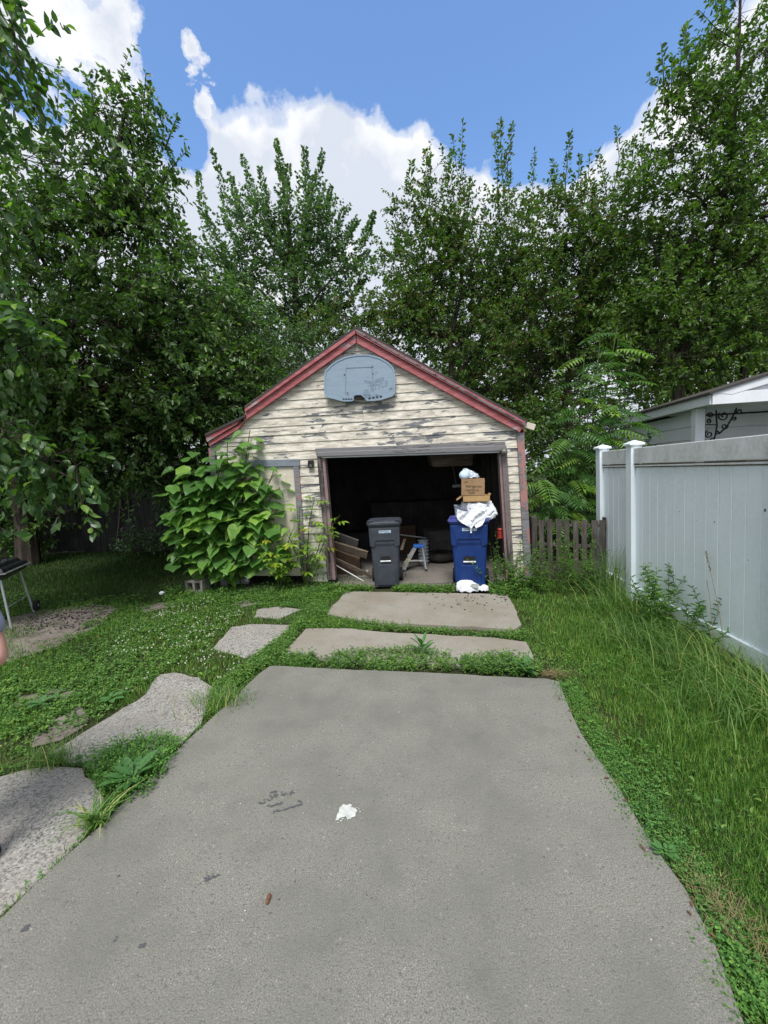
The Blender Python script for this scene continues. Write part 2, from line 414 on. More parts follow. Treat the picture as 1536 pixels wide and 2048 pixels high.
M_GALV = material('galvanised_leg', grimy((.50, .54, .56), (.30, .30, .29), 5), .42, .5, metal=.4)
M_ENAMEL = material('glossy_black_enamel', scuffed((.012, .014, .02), (.03, .033, .04), .28), .28, .6)
M_BBOARD = material('weathered_blue_grey_fibreglass', peeled((.225, .30, .39), (.18, .24, .315), .14, 4, 5, (.26, .34, .42)), .6, .3, bump=.0006)
M_BLOCK = material('mossy_cinder_block', grimy((.25, .235, .21), (.12, .12, .10), 8, .38, .6), .9, .15)
M_ROPE = material('old_rope', (.17, .145, .12), .9, .1)
M_SKIN = material('skin', grimy((.60, .34, .27), (.52, .25, .20), 9), .5, .4)
def cloth(nt):
    o = nt.obj(); return nt.mix(nt.noise(o, 260, 2), (.20, .22, .30), (.30, .32, .42))
M_SHIRT = material('heather_blue_grey_cotton', cloth, .9, .1)
M_SHORTS = material('dark_navy_cotton', (.02, .024, .04), .9, .1)
M_HAIR = material('brown_hair', (.045, .028, .018), .6, .3)
M_EYE = material('eye_white', (.75, .73, .7), .3, .5)
M_MULB = material('dark_fallen_mulberries', (.014, .009, .016), .55, .4)
M_WPAINT = material('spilt_white_paint', grimy((.56, .58, .56), (.40, .41, .39), 30), .6, .3)
M_STAIN = material('dark_tar_smear', (.085, .088, .098), .6, .3)
M_DEADLF = material('dead_brown_leaf', (.15, .075, .045), .8, .2)
M_STRAW = material('dry_straw', (.22, .165, .09), .9, .1)
M_PETAL = material('white_clover_petal', (.62, .62, .55), .8, .2)
def bark(nt):
    o = nt.obj(); n = nt.noise(nt.scale(o, (14, 14, 3)), 1.0, 6, .65)
    return nt.ramp(n, ((.35, (.022, .018, .014)), (.65, (.075, .062, .052)))), n
M_BARK = material('dark_bark', bark, .95, .1, bump=.015)
M_STEM = material('green_stem', (.07, .11, .03), .7, .2)
M_STEMB = material('brown_stem', (.12, .085, .05), .8, .2)
L_ELM = leaf_material('leaf_of_the_left_tree', ((0, (0.049, 0.099, 0.036)), (.55, (0.078, 0.148, 0.047)), (.9, (0.107, 0.196, 0.051)), (1, (0.173, 0.280, 0.058))), 0.42, .36, .5)
L_NEAR = leaf_material('leaf_of_the_near_mulberry', ((0, (0.049, 0.106, 0.045)), (.6, (0.073, 0.148, 0.055)), (.85, (0.102, 0.196, 0.055)), (1, (0.224, 0.381, 0.058))), 0.42, .36, .5)
L_NEARO = leaf_material('single_leaf_of_the_near_mulberry', ((0, (0.049, 0.106, 0.045)), (.6, (0.073, 0.148, 0.055)), (.85, (0.102, 0.196, 0.055)), (1, (0.224, 0.381, 0.058))), 0.42, .36, .5, per_object=True)
L_ELMO = leaf_material('single_leaf_of_the_left_tree', ((0, (0.053, 0.106, 0.039)), (.55, (0.082, 0.157, 0.048)), (.9, (0.112, 0.202, 0.053)), (1, (0.184, 0.291, 0.058))), 0.42, .36, .5, per_object=True)
L_MAPLE = leaf_material('maple_leaf', ((0, (.062, .118, .070)), (.6, (.092, .165, .085)), (1, (.135, .215, .095))), .42, .4, .45)
L_CRAB = leaf_material('crabapple_leaf', ((0, (0.053, 0.106, 0.036)), (.5, (0.082, 0.157, 0.042)), (.84, (0.112, 0.185, 0.041)), (.9, (0.128, 0.112, 0.043)), (1, (0.133, 0.087, 0.039))), 0.45, .4, .45)
L_ASH = leaf_material('right_tree_leaf', ((0, (0.057, 0.112, 0.036)), (.6, (0.086, 0.162, 0.039)), (1, (0.138, 0.213, 0.041))), 0.42, .4, .45)
L_LIME = leaf_material('yellow_green_leaf', ((0, (0.072, 0.129, 0.032)), (.6, (0.114, 0.194, 0.043)), (1, (0.186, 0.257, 0.057))), .45)
L_BLUE = leaf_material('blue_green_leaf', ((0, (0.053, 0.110, 0.051)), (.6, (0.082, 0.157, 0.069)), (1, (0.112, 0.202, 0.078))), 0.3, .4, .45)
L_FAR = leaf_material('far_wood_leaf', ((0, (0.035, 0.080, 0.023)), (.6, (0.061, 0.132, 0.034)), (1, (0.120, 0.207, 0.047))), .3)
L_CAT = leaf_material('catalpa_leaf', ((0, (.060, .150, .036)), (.3, (.095, .22, .05)), (.75, (.135, .28, .06)), (1, (.20, .35, .06))), 0.34, .42, .4, per_object=True)
L_SUMAC = leaf_material('feathery_sapling_leaf', ((0, (.045, .115, .035)), (.5, (.075, .17, .042)), (.8, (.13, .25, .05)), (1, (.22, .36, .06))), .40, .42, .4, per_object=True)
L_BOX = leaf_material('yellow_green_sapling_leaf', ((0, (0.106, 0.198, 0.033)), (.6, (0.185, 0.317, 0.040)), (.9, (0.264, 0.396, 0.046)), (1, (0.475, 0.396, 0.033))), .42, .45, .35, per_object=True)
L_GRASS = leaf_material('lawn_grass', ((0, (0.055, 0.137, 0.026)), (.55, (0.101, 0.229, 0.040)), (.9, (0.165, 0.311, 0.059)), (1, (0.366, 0.403, 0.146))), .3, .55, .25)
L_SHADE = leaf_material('grass_darkened_as_shade', ((0, (0.020, 0.052, 0.013)), (.6, (0.034, 0.081, 0.018)), (1, (0.054, 0.108, 0.027))), .3, .55, .25)  # lawn greens darkened: the shade under the trees is put into the colour
L_TALL = leaf_material('tall_grass', ((0, (0.073, 0.155, 0.046)), (.6, (0.124, 0.239, 0.062)), (.88, (0.186, 0.310, 0.083)), (1, (0.497, 0.455, 0.207))), .3, .55, .25)
L_CLOVER = leaf_material('clover_leaf', ((0, (0.055, 0.149, 0.040)), (.6, (0.086, 0.218, 0.050)), (1, (0.172, 0.328, 0.070))), .28, .55, .25)
L_WEED = leaf_material('weed_leaf', ((0, (0.055, 0.133, 0.037)), (.6, (0.094, 0.203, 0.047)), (1, (0.187, 0.312, 0.070))), .3, .5, .3)
L_DOCK = leaf_material('dock_leaf', ((0, (0.047, 0.133, 0.047)), (.6, (0.078, 0.196, 0.062)), (1, (0.140, 0.281, 0.078))), .28, .5, .3)

# ------------------------------------------------------------ ground, driveway, path
g = MB(); n = 60
g.poly([(-90, -40, -.03), (90, -40, -.03), (90, 140, -.03), (-90, 140, -.03)])
tag(g.build('ground', M_SOIL), kind='structure')

def slab(name, poly, top, thick, m, parent, bev=.006):
    b = MB(); b.hexa([(x, y, top - thick) for x, y in poly], [(x, y, top) for x, y in poly])
    return b.build(name, m, parent, bevel=bev)
def ccw(p):
    a = sum(p[i][0] * p[(i + 1) % len(p)][1] - p[(i + 1) % len(p)][0] * p[i][1] for i in range(len(p)))
    return p if a > 0 else p[::-1]
drive = bpy.data.objects.new('driveway', None); C.objects.link(drive); tag(drive, kind='structure')
e1 = np.array(G(0, 1835).xy); e0 = np.array(G(520, 1345).xy); dl = e1 - e0; near_left = tuple(e1 + dl / np.linalg.norm(dl) * 3.5)
r1 = np.array(G(1490, 2048).xy)
near_poly = gp([(520, 1345), (540, 1331), (820, 1343), (1090, 1356), (1118, 1362), (1145, 1430), (1185, 1500), (1238, 1575), (1295, 1672), (1370, 1775), (1432, 1890), (1490, 2048)]) + [(r1[0] + .45, r1[1] - 2.5), near_left]
SLABS = [near_poly,
         gp([(612, 1257), (700, 1257), (765, 1264), (990, 1276), (1052, 1284), (1068, 1318), (1060, 1334), (820, 1326), (600, 1312), (568, 1303), (590, 1280)]),
         gp([(692, 1183), (830, 1186), (1016, 1189), (1034, 1225), (1043, 1250), (1030, 1259), (860, 1250), (740, 1246), (652, 1229)])]
slab('concrete_slab', ccw(wobble(SLABS[0], .15, .006)), 0, .1, M_CONC, drive)
slab('concrete_slab', ccw(wobble(SLABS[1], .1, .008)), .004, .1, M_CONC2, drive)
slab('concrete_slab', ccw(wobble(SLABS[2], .1, .008)), .008, .1, M_CONC2, drive)
path = bpy.data.objects.new('path', None); C.objects.link(path); tag(path, kind='structure')
PAVERS = [gp([(462, 1251), (500, 1245), (578, 1247), (577, 1262), (520, 1298), (490, 1312), (425, 1293)]),
          gp([(515, 1216), (560, 1210), (602, 1216), (560, 1234), (508, 1231)]),
          gp([(318, 1345), (350, 1341), (398, 1351), (434, 1374), (402, 1442), (366, 1480), (300, 1522), (190, 1530), (96, 1502), (196, 1442), (288, 1386)]),
          gp([(0, 1547), (95, 1527), (165, 1530), (208, 1590), (182, 1650), (112, 1722), (0, 1822)]) + [(-2.6, .6), (-3.0, 1.4)]]
for p in PAVERS: slab('paving_slab', ccw(wobble(p, .09, .007)), -.016, .08, M_AGG, path, .006)
DIRT = gp([(-60, 1255), (40, 1226), (110, 1215), (190, 1204), (232, 1212), (205, 1242), (150, 1270), (85, 1297), (20, 1318), (-60, 1332)])
b = MB(); b.poly([(x, y, -.022) for x, y in ccw(wobble(DIRT, .16, .06))])
tag(b.build('bare_dirt', M_DIRT), kind='structure')
b = MB()
DIRT2 = [gp([(30, 1385), (130, 1372), (170, 1385), (60, 1415), (20, 1405)]), gp([(95, 1440), (160, 1405), (175, 1440), (120, 1475), (60, 1490)]), gp([(280, 1210), (345, 1200), (350, 1212), (290, 1222)]), gp([(465, 1205), (520, 1190), (520, 1202), (480, 1214)])]
for p in DIRT2: b.poly([(x, y, -.02) for x, y in ccw(wobble(p, .09, .035))])
tag(b.build('bare_dirt', M_DIRT), kind='structure')

# marks that lie on the slab: flat print at their real place
def flat(name, pts, z, m, parent):
    q = MB(); q.poly([(x, y, z) for x, y in ccw(pts)]); return q.build(name, m, parent)
def flecks(name, strokes, m, r0, dens=1.0):
    q = MB()
    for pts, wd in strokes:
        for (xa, ya), (xb, yb) in zip(pts, pts[1:]):
            a = np.array(G(xa, ya).xy); b_ = np.array(G(xb, yb).xy); L = np.linalg.norm(b_ - a)
            for _ in range(max(2, int(L / .004 * dens))):
                c = a + (b_ - a) * rng.random() + rng.normal(0, wd, 2); r_ = r0 * rng.uniform(.3, 1.3); k = int(rng.integers(5, 8)); t0 = rng.uniform(0, 6)
                q.poly([(c[0] + r_ * rng.uniform(.5, 1.3) * 1.5 * math.cos(t0 + 6.283 * j / k), c[1] + r_ * rng.uniform(.5, 1.2) * math.sin(t0 + 6.283 * j / k), .0025 + .0012 * rng.random()) for j in range(k)])
    return tag(q.build(name, m, drive), kind='stuff')
flat('paint_splash', wobble(gp([(671, 1642), (674, 1630), (678, 1625), (680, 1615), (688, 1610), (695, 1612), (699, 1609), (704, 1611), (702, 1615), (708, 1617), (715, 1623), (711, 1628), (711, 1634), (702, 1637), (695, 1641), (692, 1634), (686, 1636), (680, 1637), (677, 1642)]), .012, .001), .004, M_WPAINT, drive)
flecks('paint_fleck', [([(672, 1643), (690, 1640), (714, 1632), (712, 1618)], .010), ([(684, 1612), (704, 1608)], .006)], M_WPAINT, .003, .5)
flecks('tar_mark', [([(531, 1602), (545, 1596), (560, 1590)], .007), ([(560, 1590), (575, 1589), (588, 1585)], .004), ([(517, 1607), (530, 1606)], .003), ([(540, 1588), (546, 1583), (556, 1585)], .003), ([(545, 1624), (560, 1622), (575, 1618)], .004), ([(575, 1618), (592, 1613), (603, 1610), (604, 1605), (596, 1603)], .003), ([(533, 1610), (542, 1614), (556, 1608), (566, 1606)], .003)], M_STAIN, .0048, 1.1)
flecks('tar_spot', [([(50, 1855), (57, 1852)], .006), ([(47, 1860), (58, 1856)], .005), ([(280, 1893), (289, 1889)], .0035), ([(412, 1756), (432, 1750)], .009), ([(234, 1876), (238, 1874)], .004)], M_STAIN, .006, 1.6)
# ------------------------------------------------------------ garage
PSI = R(5.0)
GB = G(1010, 1160); GU = Vector((math.cos(PSI), -math.sin(PSI), 0)); GN = Vector((-math.sin(PSI), -math.cos(PSI), 0)); GZ = Vector((0, 0, 1))
def fuz(px, py, off=0.0):                       # a spot on the plane of the garage front, as (along the front, height)
    d = ray(px, py); t = ((GB - EYE).dot(GN) + off) / d.dot(GN); p = EYE + d * t - GB
    return p.dot(GU), p.z
def FP(u, z, off=0.0): return GB + GU * u + GZ * z + GN * off
uLb = fuz(444, 1150)[0]; uRb = fuz(1063, 1150)[0]
uLe, zLe = fuz(420, 893); uRe, zRe = fuz(1047, 864); uA, zA = fuz(712, 668)
garage = thing('garage', FP((uLb + uRb) / 2, 0), 'leaning cream clapboard garage with peeling paint, red gable trim and an open dark doorway', 'garage')
lin = lambda a, b, t: a + (b - a) * t
def uL(z): return lin(uLb, uLe, z / zLe) if z < zLe else lin(uLe, uA, (z - zLe) / (zA - zLe))
def uR(z): return lin(uRb, uRe, z / zRe) if z < zRe else lin(uRe, uA, (z - zRe) / (zA - zRe))
jLt, jLb = fuz(634, 912), fuz(656, 1160); jRt, jRb = fuz(1012, 900), fuz(1027, 1150)
dLt, dLb = fuz(480, 918), fuz(497, 1150); dRt, dRb = fuz(598, 918), fuz(613, 1150)
at_z = lambda a, b, z: lin(b[0], a[0], (z - b[1]) / (a[1] - b[1]))
headz = (fuz(640, 905)[1] + fuz(1000, 893)[1]) / 2
doorz = fuz(540, 921)[1]
courses = []; z = 0.06; exp_ = 0.1235
while z < zA - .02: courses.append((z, min(z + exp_, zA - .004))); z += exp_
wallb = MB(); rr = random.Random(3)
CW = M_SIDING
for z0, z1 in courses:
    zm = (z0 + z1) / 2
    spans = [(uL, uR)]
    if zm < headz:
        L1 = (lambda z: at_z(jLt, jLb, z)); R1 = (lambda z: at_z(jRt, jRb, z))
        if zm < doorz: spans = [(uL, lambda z: at_z(dLt, dLb, z)), (lambda z: at_z(dRt, dRb, z), L1), (R1, uR)]
        else: spans = [(uL, L1), (R1, uR)]
    for fa, fb in spans:
        a0, b0, a1, b1 = fa(z0), fb(z0), fa(z1), fb(z1)
        if b0 - a0 < .015: continue
        if b1 < a1: a1 = b1 = (a1 + b1) / 2
        wallb.hexa([FP(a0, z0, -.10), FP(b0, z0, -.10), FP(b1, z1, -.10), FP(a1, z1, -.10)], [FP(a0, z0, -.012), FP(b0, z0, -.012), FP(b1, z1, -.012), FP(a1, z1, -.012)])
        cuts = [0.0, 1.0]
        if b0 - a0 > 1.6:
            cuts = [0.0] + sorted(rr.sample([.18, .27, .36, .44, .52, .61, .7, .8], 1 if b0 - a0 < 2.6 else 2)) + [1.0]
        for c0, c1 in zip(cuts, cuts[1:]):
            dz = rr.uniform(-.003, .003); po = rr.uniform(0, .004); gap = .0012
            p0, q0, p1, q1 = lin(a0, b0, c0) + gap, lin(a0, b0, c1) - gap, lin(a1, b1, c0) + gap, lin(a1, b1, c1) - gap
            if q1 < p1: q1 = p1 + .002
            m = MB(); lo = z0 + dz - .008; hi = z1 + dz - .004
            t1 = rr.uniform(-.002, .002)
            m.hexa([FP(p0, lo, -.011), FP(q0, lo + t1, -.011), FP(q1, hi + t1, -.011), FP(p1, hi, -.011)],
                   [FP(p0, lo, .015 + po), FP(q0, lo + t1, .015 + po), FP(q1, hi + t1, .004), FP(p1, hi, .004)])
            m.build('siding_board', M_SIDING, garage)
wallb.build('wall', M_DARKW, garage)
# side walls, back wall, floor
DEP = 5.6
def fbox(u0, u1, z0, z1, o0, o1, mb=None):
    mb = mb or MB()
    return mb.hexa([FP(u0, z0, o0), FP(u1, z0, o0), FP(u1, z1, o0), FP(u0, z1, o0)], [FP(u0, z0, o1), FP(u1, z0, o1), FP(u1, z1, o1), FP(u0, z1, o1)])
m = MB()
m.hexa([FP(uLb, 0, -.11), FP(uLb + .09, 0, -.11), FP(uLe + .09, zLe - .03, -.11), FP(uLe, zLe - .03, -.11)], [FP(uLb, 0, -DEP), FP(uLb + .09, 0, -DEP), FP(uLe + .09, zLe - .03, -DEP), FP(uLe, zLe - .03, -DEP)])
m.hexa([FP(uRb - .09, 0, -.11), FP(uRb, 0, -.11), FP(uRe, zRe - .03, -.11), FP(uRe - .09, zRe - .03, -.11)], [FP(uRb - .09, 0, -DEP), FP(uRb, 0, -DEP), FP(uRe, zRe - .03, -DEP), FP(uRe - .09, zRe - .03, -DEP)])
m.hexa([FP(uLb, 0, -DEP - .1), FP(uRb, 0, -DEP - .1), FP(uRe, zRe - .03, -DEP - .1), FP(uA, zA - .03, -DEP - .1), FP(uLe, zLe - .03, -DEP - .1)],
       [FP(uLb, 0, -DEP - .002), FP(uRb, 0, -DEP - .002), FP(uRe, zRe - .03, -DEP - .002), FP(uA, zA - .03, -DEP - .002), FP(uLe, zLe - .03, -DEP - .002)])
m.build('wall', M_DARKW, garage)
m = MB(); fbox(uLb + .1, uRb - .1, -.08, .012, .10, -DEP, m); m.build('floor', M_FLOOR, garage)
for i in range(9):                               # studs inside, left and right, and rafters
    o = -.5 - i * .6
    m = MB(); m.beam(FP(uLb + .14, 0.02, o), FP(uLe + .14, zLe - .1, o), .045, .09); m.build('stud', M_DARKW, garage)
    m = MB(); m.beam(FP(uRb - .14, 0.02, o), FP(uRe - .14, zRe - .1, o), .045, .09); m.build('stud', M_DARKW, garage)
    m = MB(); m.beam(FP(uLe + .1, zLe - .02, o), FP(uA, zA - .09, o), .045, .1); m.beam(FP(uA, zA - .09, o), FP(uRe - .1, zRe - .02, o), .045, .1)
    if i % 2 == 0: m.beam(FP(uLe + .1, zLe - .05, o - .05), FP(uRe - .1, zRe - .05, o - .05), .045, .12)
    m.build('rafter', M_DARKW, garage)
# roof and rake boards
apx = fuz(712, 654, .12); rE = fuz(1052, 842, .12); lE = fuz(412, 866, .12); lB = fuz(489, 815, .12)
def roofside(a, e, name='roof'):
    m = MB(); th = .035
    m.hexa([FP(a[0], a[1], .12), FP(e[0], e[1], .12), FP(e[0], e[1] - th, .12), FP(a[0], a[1] - th, .12)],
           [FP(a[0], a[1], -DEP - .25), FP(e[0], e[1], -DEP - .25), FP(e[0], e[1] - th, -DEP - .25), FP(a[0], a[1] - th, -DEP - .25)])
    return m.build(name, M_SHINGLE, garage)
roofside((apx[0], apx[1] + .01), (rE[0] + .02, rE[1] + .012)); roofside((apx[0] - .003, apx[1] + .01), (lB[0], lB[1] + .012)); lC = fuz(490, 829, .12); roofside((lC[0], lC[1]), (lE[0] - .02, lE[1] - .01))
def rake(p_top, p_bot, q_top, q_bot, o0, o1, m):   # quadrilateral in the front plane made solid between two offsets
    pts = [p_top, q_top, q_bot, p_bot]
    MBx = MB(); MBx.hexa([FP(*p, o0) for p in pts], [FP(*p, o1) for p in pts]); return MBx.build('rake_board', m, garage)
f = lambda x, y: fuz(x, y, .10)
rake(f(713, 656), f(713, 668), f(1051, 843), f(1049, 853), .03, .118, M_RED)
rake(f(713, 669), f(713, 685), f(1047, 853), f(1040, 864), .03, .085, M_RED)
rake(f(711, 656), f(711, 668), f(490, 813), f(491, 824), .03, .119, M_RED)
rake(f(711, 669), f(711, 685), f(489, 825), f(487, 842), .03, .086, M_RED)
rake(f(480, 838), f(474, 848), f(411, 872), f(414, 884), .02, .10, M_RED)
rake(f(486, 844), f(474, 858), f(414, 884), f(417, 892), .02, .075, M_RED)
rake(f(712, 660), f(712, 664), f(1050, 848), f(1049, 851), .118, .126, M_GREYT)
c = f(1052, 849); m = MB(); m.beam(FP(c[0] - .03, c[1] + .015, .02), FP(c[0] + .13, c[1] - .045, .02), .10, .085, (0, 0, 1)); m.build('eave_block', M_DOOR, garage, bevel=.006)
m = MB(); m.beam(FP(uRe + .03, zRe - .01, -.1), FP(uRe + .03, zRe - .01, -DEP), .03, .12); m.build('eave_board', M_RED, garage)
m = MB(); m.beam(FP(uLe - .03, zLe - .01, -.1), FP(uLe - .03, zLe - .01, -DEP), .03, .12); m.build('eave_board', M_RED, garage)
# corner posts
for (tx, bx, wd, ty) in ((1034, 1050, 14, 866), (417, 441, 13, 896)):
    a = fuz(tx, ty, .04); b_ = fuz(bx, 1158, .04); a2 = fuz(tx + wd, ty, .04); b2 = fuz(bx + wd, 1158, .04)
    m = MB(); m.hexa([FP(b_[0], .03, .0), FP(b2[0], .03, .0), FP(a2[0], a[1], .0), FP(a[0], a[1], .0)], [FP(b_[0], .03, .045), FP(b2[0], .03, .045), FP(a2[0], a[1], .045), FP(a[0], a[1], .045)])
    m.build('corner_board', M_REDV, garage)
# door frame: header beam in two layers, jambs
def quad4(pts, o0, o1, name, mt, off=.05, bev=.004):
    P = [fuz(x, y, off) for x, y in pts]; m = MB()
    m.hexa([FP(u, z, o0) for u, z in P], [FP(u, z, o1) for u, z in P]); return m.build(name, mt, garage, bevel=bev)
quad4([(630, 897), (1010, 883), (1012, 893), (631, 905)], .004, .045, 'header_board', M_GREYT)
quad4([(632, 904), (1013, 890), (1013, 902), (634, 914)], .004, .085, 'header_beam', M_GREYT, .08, .012)
quad4([(642, 912), (1000, 900), (1000, 905), (643, 916)], -.05, .055, 'header_lip', M_WSIDE, .05, .002)
quad4([(634, 913), (643, 913), (664, 1160), (655, 1160)], -.08, .06, 'door_jamb', M_GREYV)
quad4([(643, 913), (649, 913), (671, 1160), (664, 1160)], -.10, .035, 'door_stop', M_STOP)
quad4([(1003, 906), (1014, 903), (1029, 1162), (1018, 1162)], -.08, .06, 'door_jamb', M_GREYV)
quad4([(998, 906), (1003, 906), (1018, 1162), (1013, 1162)], -.10, .035, 'door_stop', M_STOP)
# side door, partly behind the leaves
quad4([(488, 921), (598, 918), (599, 932), (489, 935)], .004, .04, 'door_casing', M_BLUET)
quad4([(586, 933), (597, 933), (613, 1152), (602, 1152)], .004, .04, 'door_casing', M_REDV)
quad4([(478, 921), (488, 921), (505, 1152), (495, 1152)], .004, .04, 'door_casing', M_REDV)
dp = quad4([(489, 936), (586, 933), (602, 1152), (505, 1152)], -.05, .008, 'side_door', M_DOOR, .02, .002)
for k in range(3):
    y0 = 950 + k * 66; x_ = 497 + k * 4.2
    P = [fuz(x, y, .01) for x, y in ((x_ + 8, y0), (x_ + 76, y0 - 2), (x_ + 80, y0 + 52), (x_ + 12, y0 + 54))]
    m = MB(); m.hexa([FP(u, z, .006) for u, z in P], [FP(u, z, .014) for u, z in P]); m.build('door_panel', M_DOOR, dp, bevel=.004)
q = quad4([(616, 921), (627, 920), (627, 935), (616, 936)], .02, .07, 'outlet_box', M_BLACK, .05, .006)
P = [fuz(x, y, .07) for x, y in ((619, 929), (624, 929), (624, 934), (619, 934))]
m = MB(); m.hexa([FP(u, z, .068) for u, z in P], [FP(u, z, .075) for u, z in P]); m.build('outlet_cover', M_STEEL, q)

# globe lamp on the end of the header
c = fuz(1008, 904, .12); gl = thing('globe_lamp', FP(c[0], c[1], .12), 'small round grey-green globe at the right end of the door header', 'lamp')
m = MB(); m.lathe(FP(c[0], c[1], .12), [(.004, -.05), (.025, -.044), (.043, -.026), (.05, 0), (.043, .026), (.025, .044), (.004, .05)], 16); m.build('globe', M_STEEL, gl, smooth=True)
m = MB(); m.tube([FP(c[0], c[1], .08), FP(c[0], c[1], .02)], .02, 8); m.build('bracket', M_STEEL, gl)

# basketball backboard
BO = .10
outl = [(649, 790), (648, 770), (648, 752), (650, 742), (660, 731), (674, 721), (692, 713), (715, 709), (738, 709), (760, 715), (776, 724), (787, 735), (790, 744), (791, 765), (790, 787), (784, 793), (762, 800), (748, 802), (733, 802), (729, 796), (722, 790), (713, 790), (708, 792), (707, 801), (700, 803), (686, 803), (668, 798), (653, 795)]
P = [fuz(x, y, BO) for x, y in outl]
cu, cz = fuz(720, 760, BO)
bb = thing('basketball_backboard', FP(cu, cz, .05), 'blue-grey fan-shaped basketball backboard without its hoop, fixed high on the garage gable', 'backboard')
m = MB(); m.hexa([FP(u, z, .055) for u, z in P], [FP(u, z, BO) for u, z in P]); m.build('board', M_BBOARD, bb, bevel=.008)
m = MB()
for i in range(len(P)):                        # rim that stands proud of the face
    a, b_ = P[i], P[(i + 1) % len(P)]
    s = lambda p: (cu + (p[0] - cu) * .955, cz + (p[1] - cz) * .94)
    a2, b2 = s(a), s(b_)
    m.hexa([FP(*a, BO - .004), FP(*b_, BO - .004), FP(*b2, BO - .004), FP(*a2, BO - .004)], [FP(*a, BO + .007), FP(*b_, BO + .007), FP(*b2, BO + .007), FP(*a2, BO + .007)])
m.build('rim', M_BBOARD, bb)
def stroke(pts, wd, off, mt, name, par, h=.004):
    m = MB()
    for (x1, y1), (x2, y2) in zip(pts, pts[1:]):
        a, b_ = fuz(x1, y1, off), fuz(x2, y2, off); m.beam(FP(*a, off), FP(*b_, off), wd, h * 2, tuple(GN))
    return m.build(name, mt, par)
stroke([(691, 789), (692, 736), (744, 734), (747, 786)], .007, BO, M_LETTER, 'target_square', bb)
for x, y in ((689, 749), (746, 747), (745, 733), (695, 786)):
    c = fuz(x, y, BO); m = MB(); m.beam(FP(*c, BO - .002), FP(*c, BO + .006), .018, .018); m.build('bolt', M_STEEL, bb)
for x0_, x1_, y_ in ((685, 706, 798), (736, 766, 796)):
    for k in range(4):
        a = fuz(lin(x0_, x1_, (k + .1) / 4), y_ - k * (x0_ > 700) * 1.2, BO); b_ = fuz(lin(x0_, x1_, (k + .75) / 4), y_ - k * (x0_ > 700) * 1.2, BO)
        m = MB(); m.beam(FP(*a, BO + .005), FP(*b_, BO + .005), .012, .012, tuple(GN)); m.build('slot', M_BLACK, bb)
# bracket behind the notch
c = fuz(719, 794, .05); m = MB(); fbox(c[0] - .06, c[0] + .06, c[1] - .03, c[1] + .05, .024, .05, m); m.build('mounting_block', M_DARKW, bb)

def text_mesh(name, txt, origin, ux, uy, size, mt, parent, th=.002, italic=0.0, align='CENTER'):
    cu_ = bpy.data.curves.new(name, 'FONT'); cu_.body = txt; cu_.size = 1.0; cu_.align_x = align; cu_.align_y = 'CENTER'; cu_.shear = italic
    t = bpy.data.objects.new(name, cu_); C.objects.link(t)
    me = bpy.data.meshes.new_from_object(t.evaluated_get(bpy.context.evaluated_depsgraph_get())); bpy.data.objects.remove(t)
    ux = Vector(ux).normalized(); uy = Vector(uy).normalized(); o0 = world_loc(parent); nz = ux.cross(uy)
    for v in me.vertices: v.co = Vector(origin) + ux * v.co.x * size + uy * v.co.y * size + nz * th - o0
    me.materials.clear(); me.materials.append(mt); me.name = name
    return link(name, me, parent)
tilt = R(14); tx = GU * math.cos(tilt) + GZ * math.sin(tilt); ty = -GU * math.sin(tilt) + GZ * math.cos(tilt)
c = fuz(752, 764, BO); text_mesh('lettering', 'SUPER', FP(*c, BO), tx, ty, .085, M_LETTER, bb, .002, .3)
c = fuz(757, 773, BO); text_mesh('lettering', 'STYLE', FP(*c, BO), tx, ty, .10, M_LETTER, bb, .002, .3)

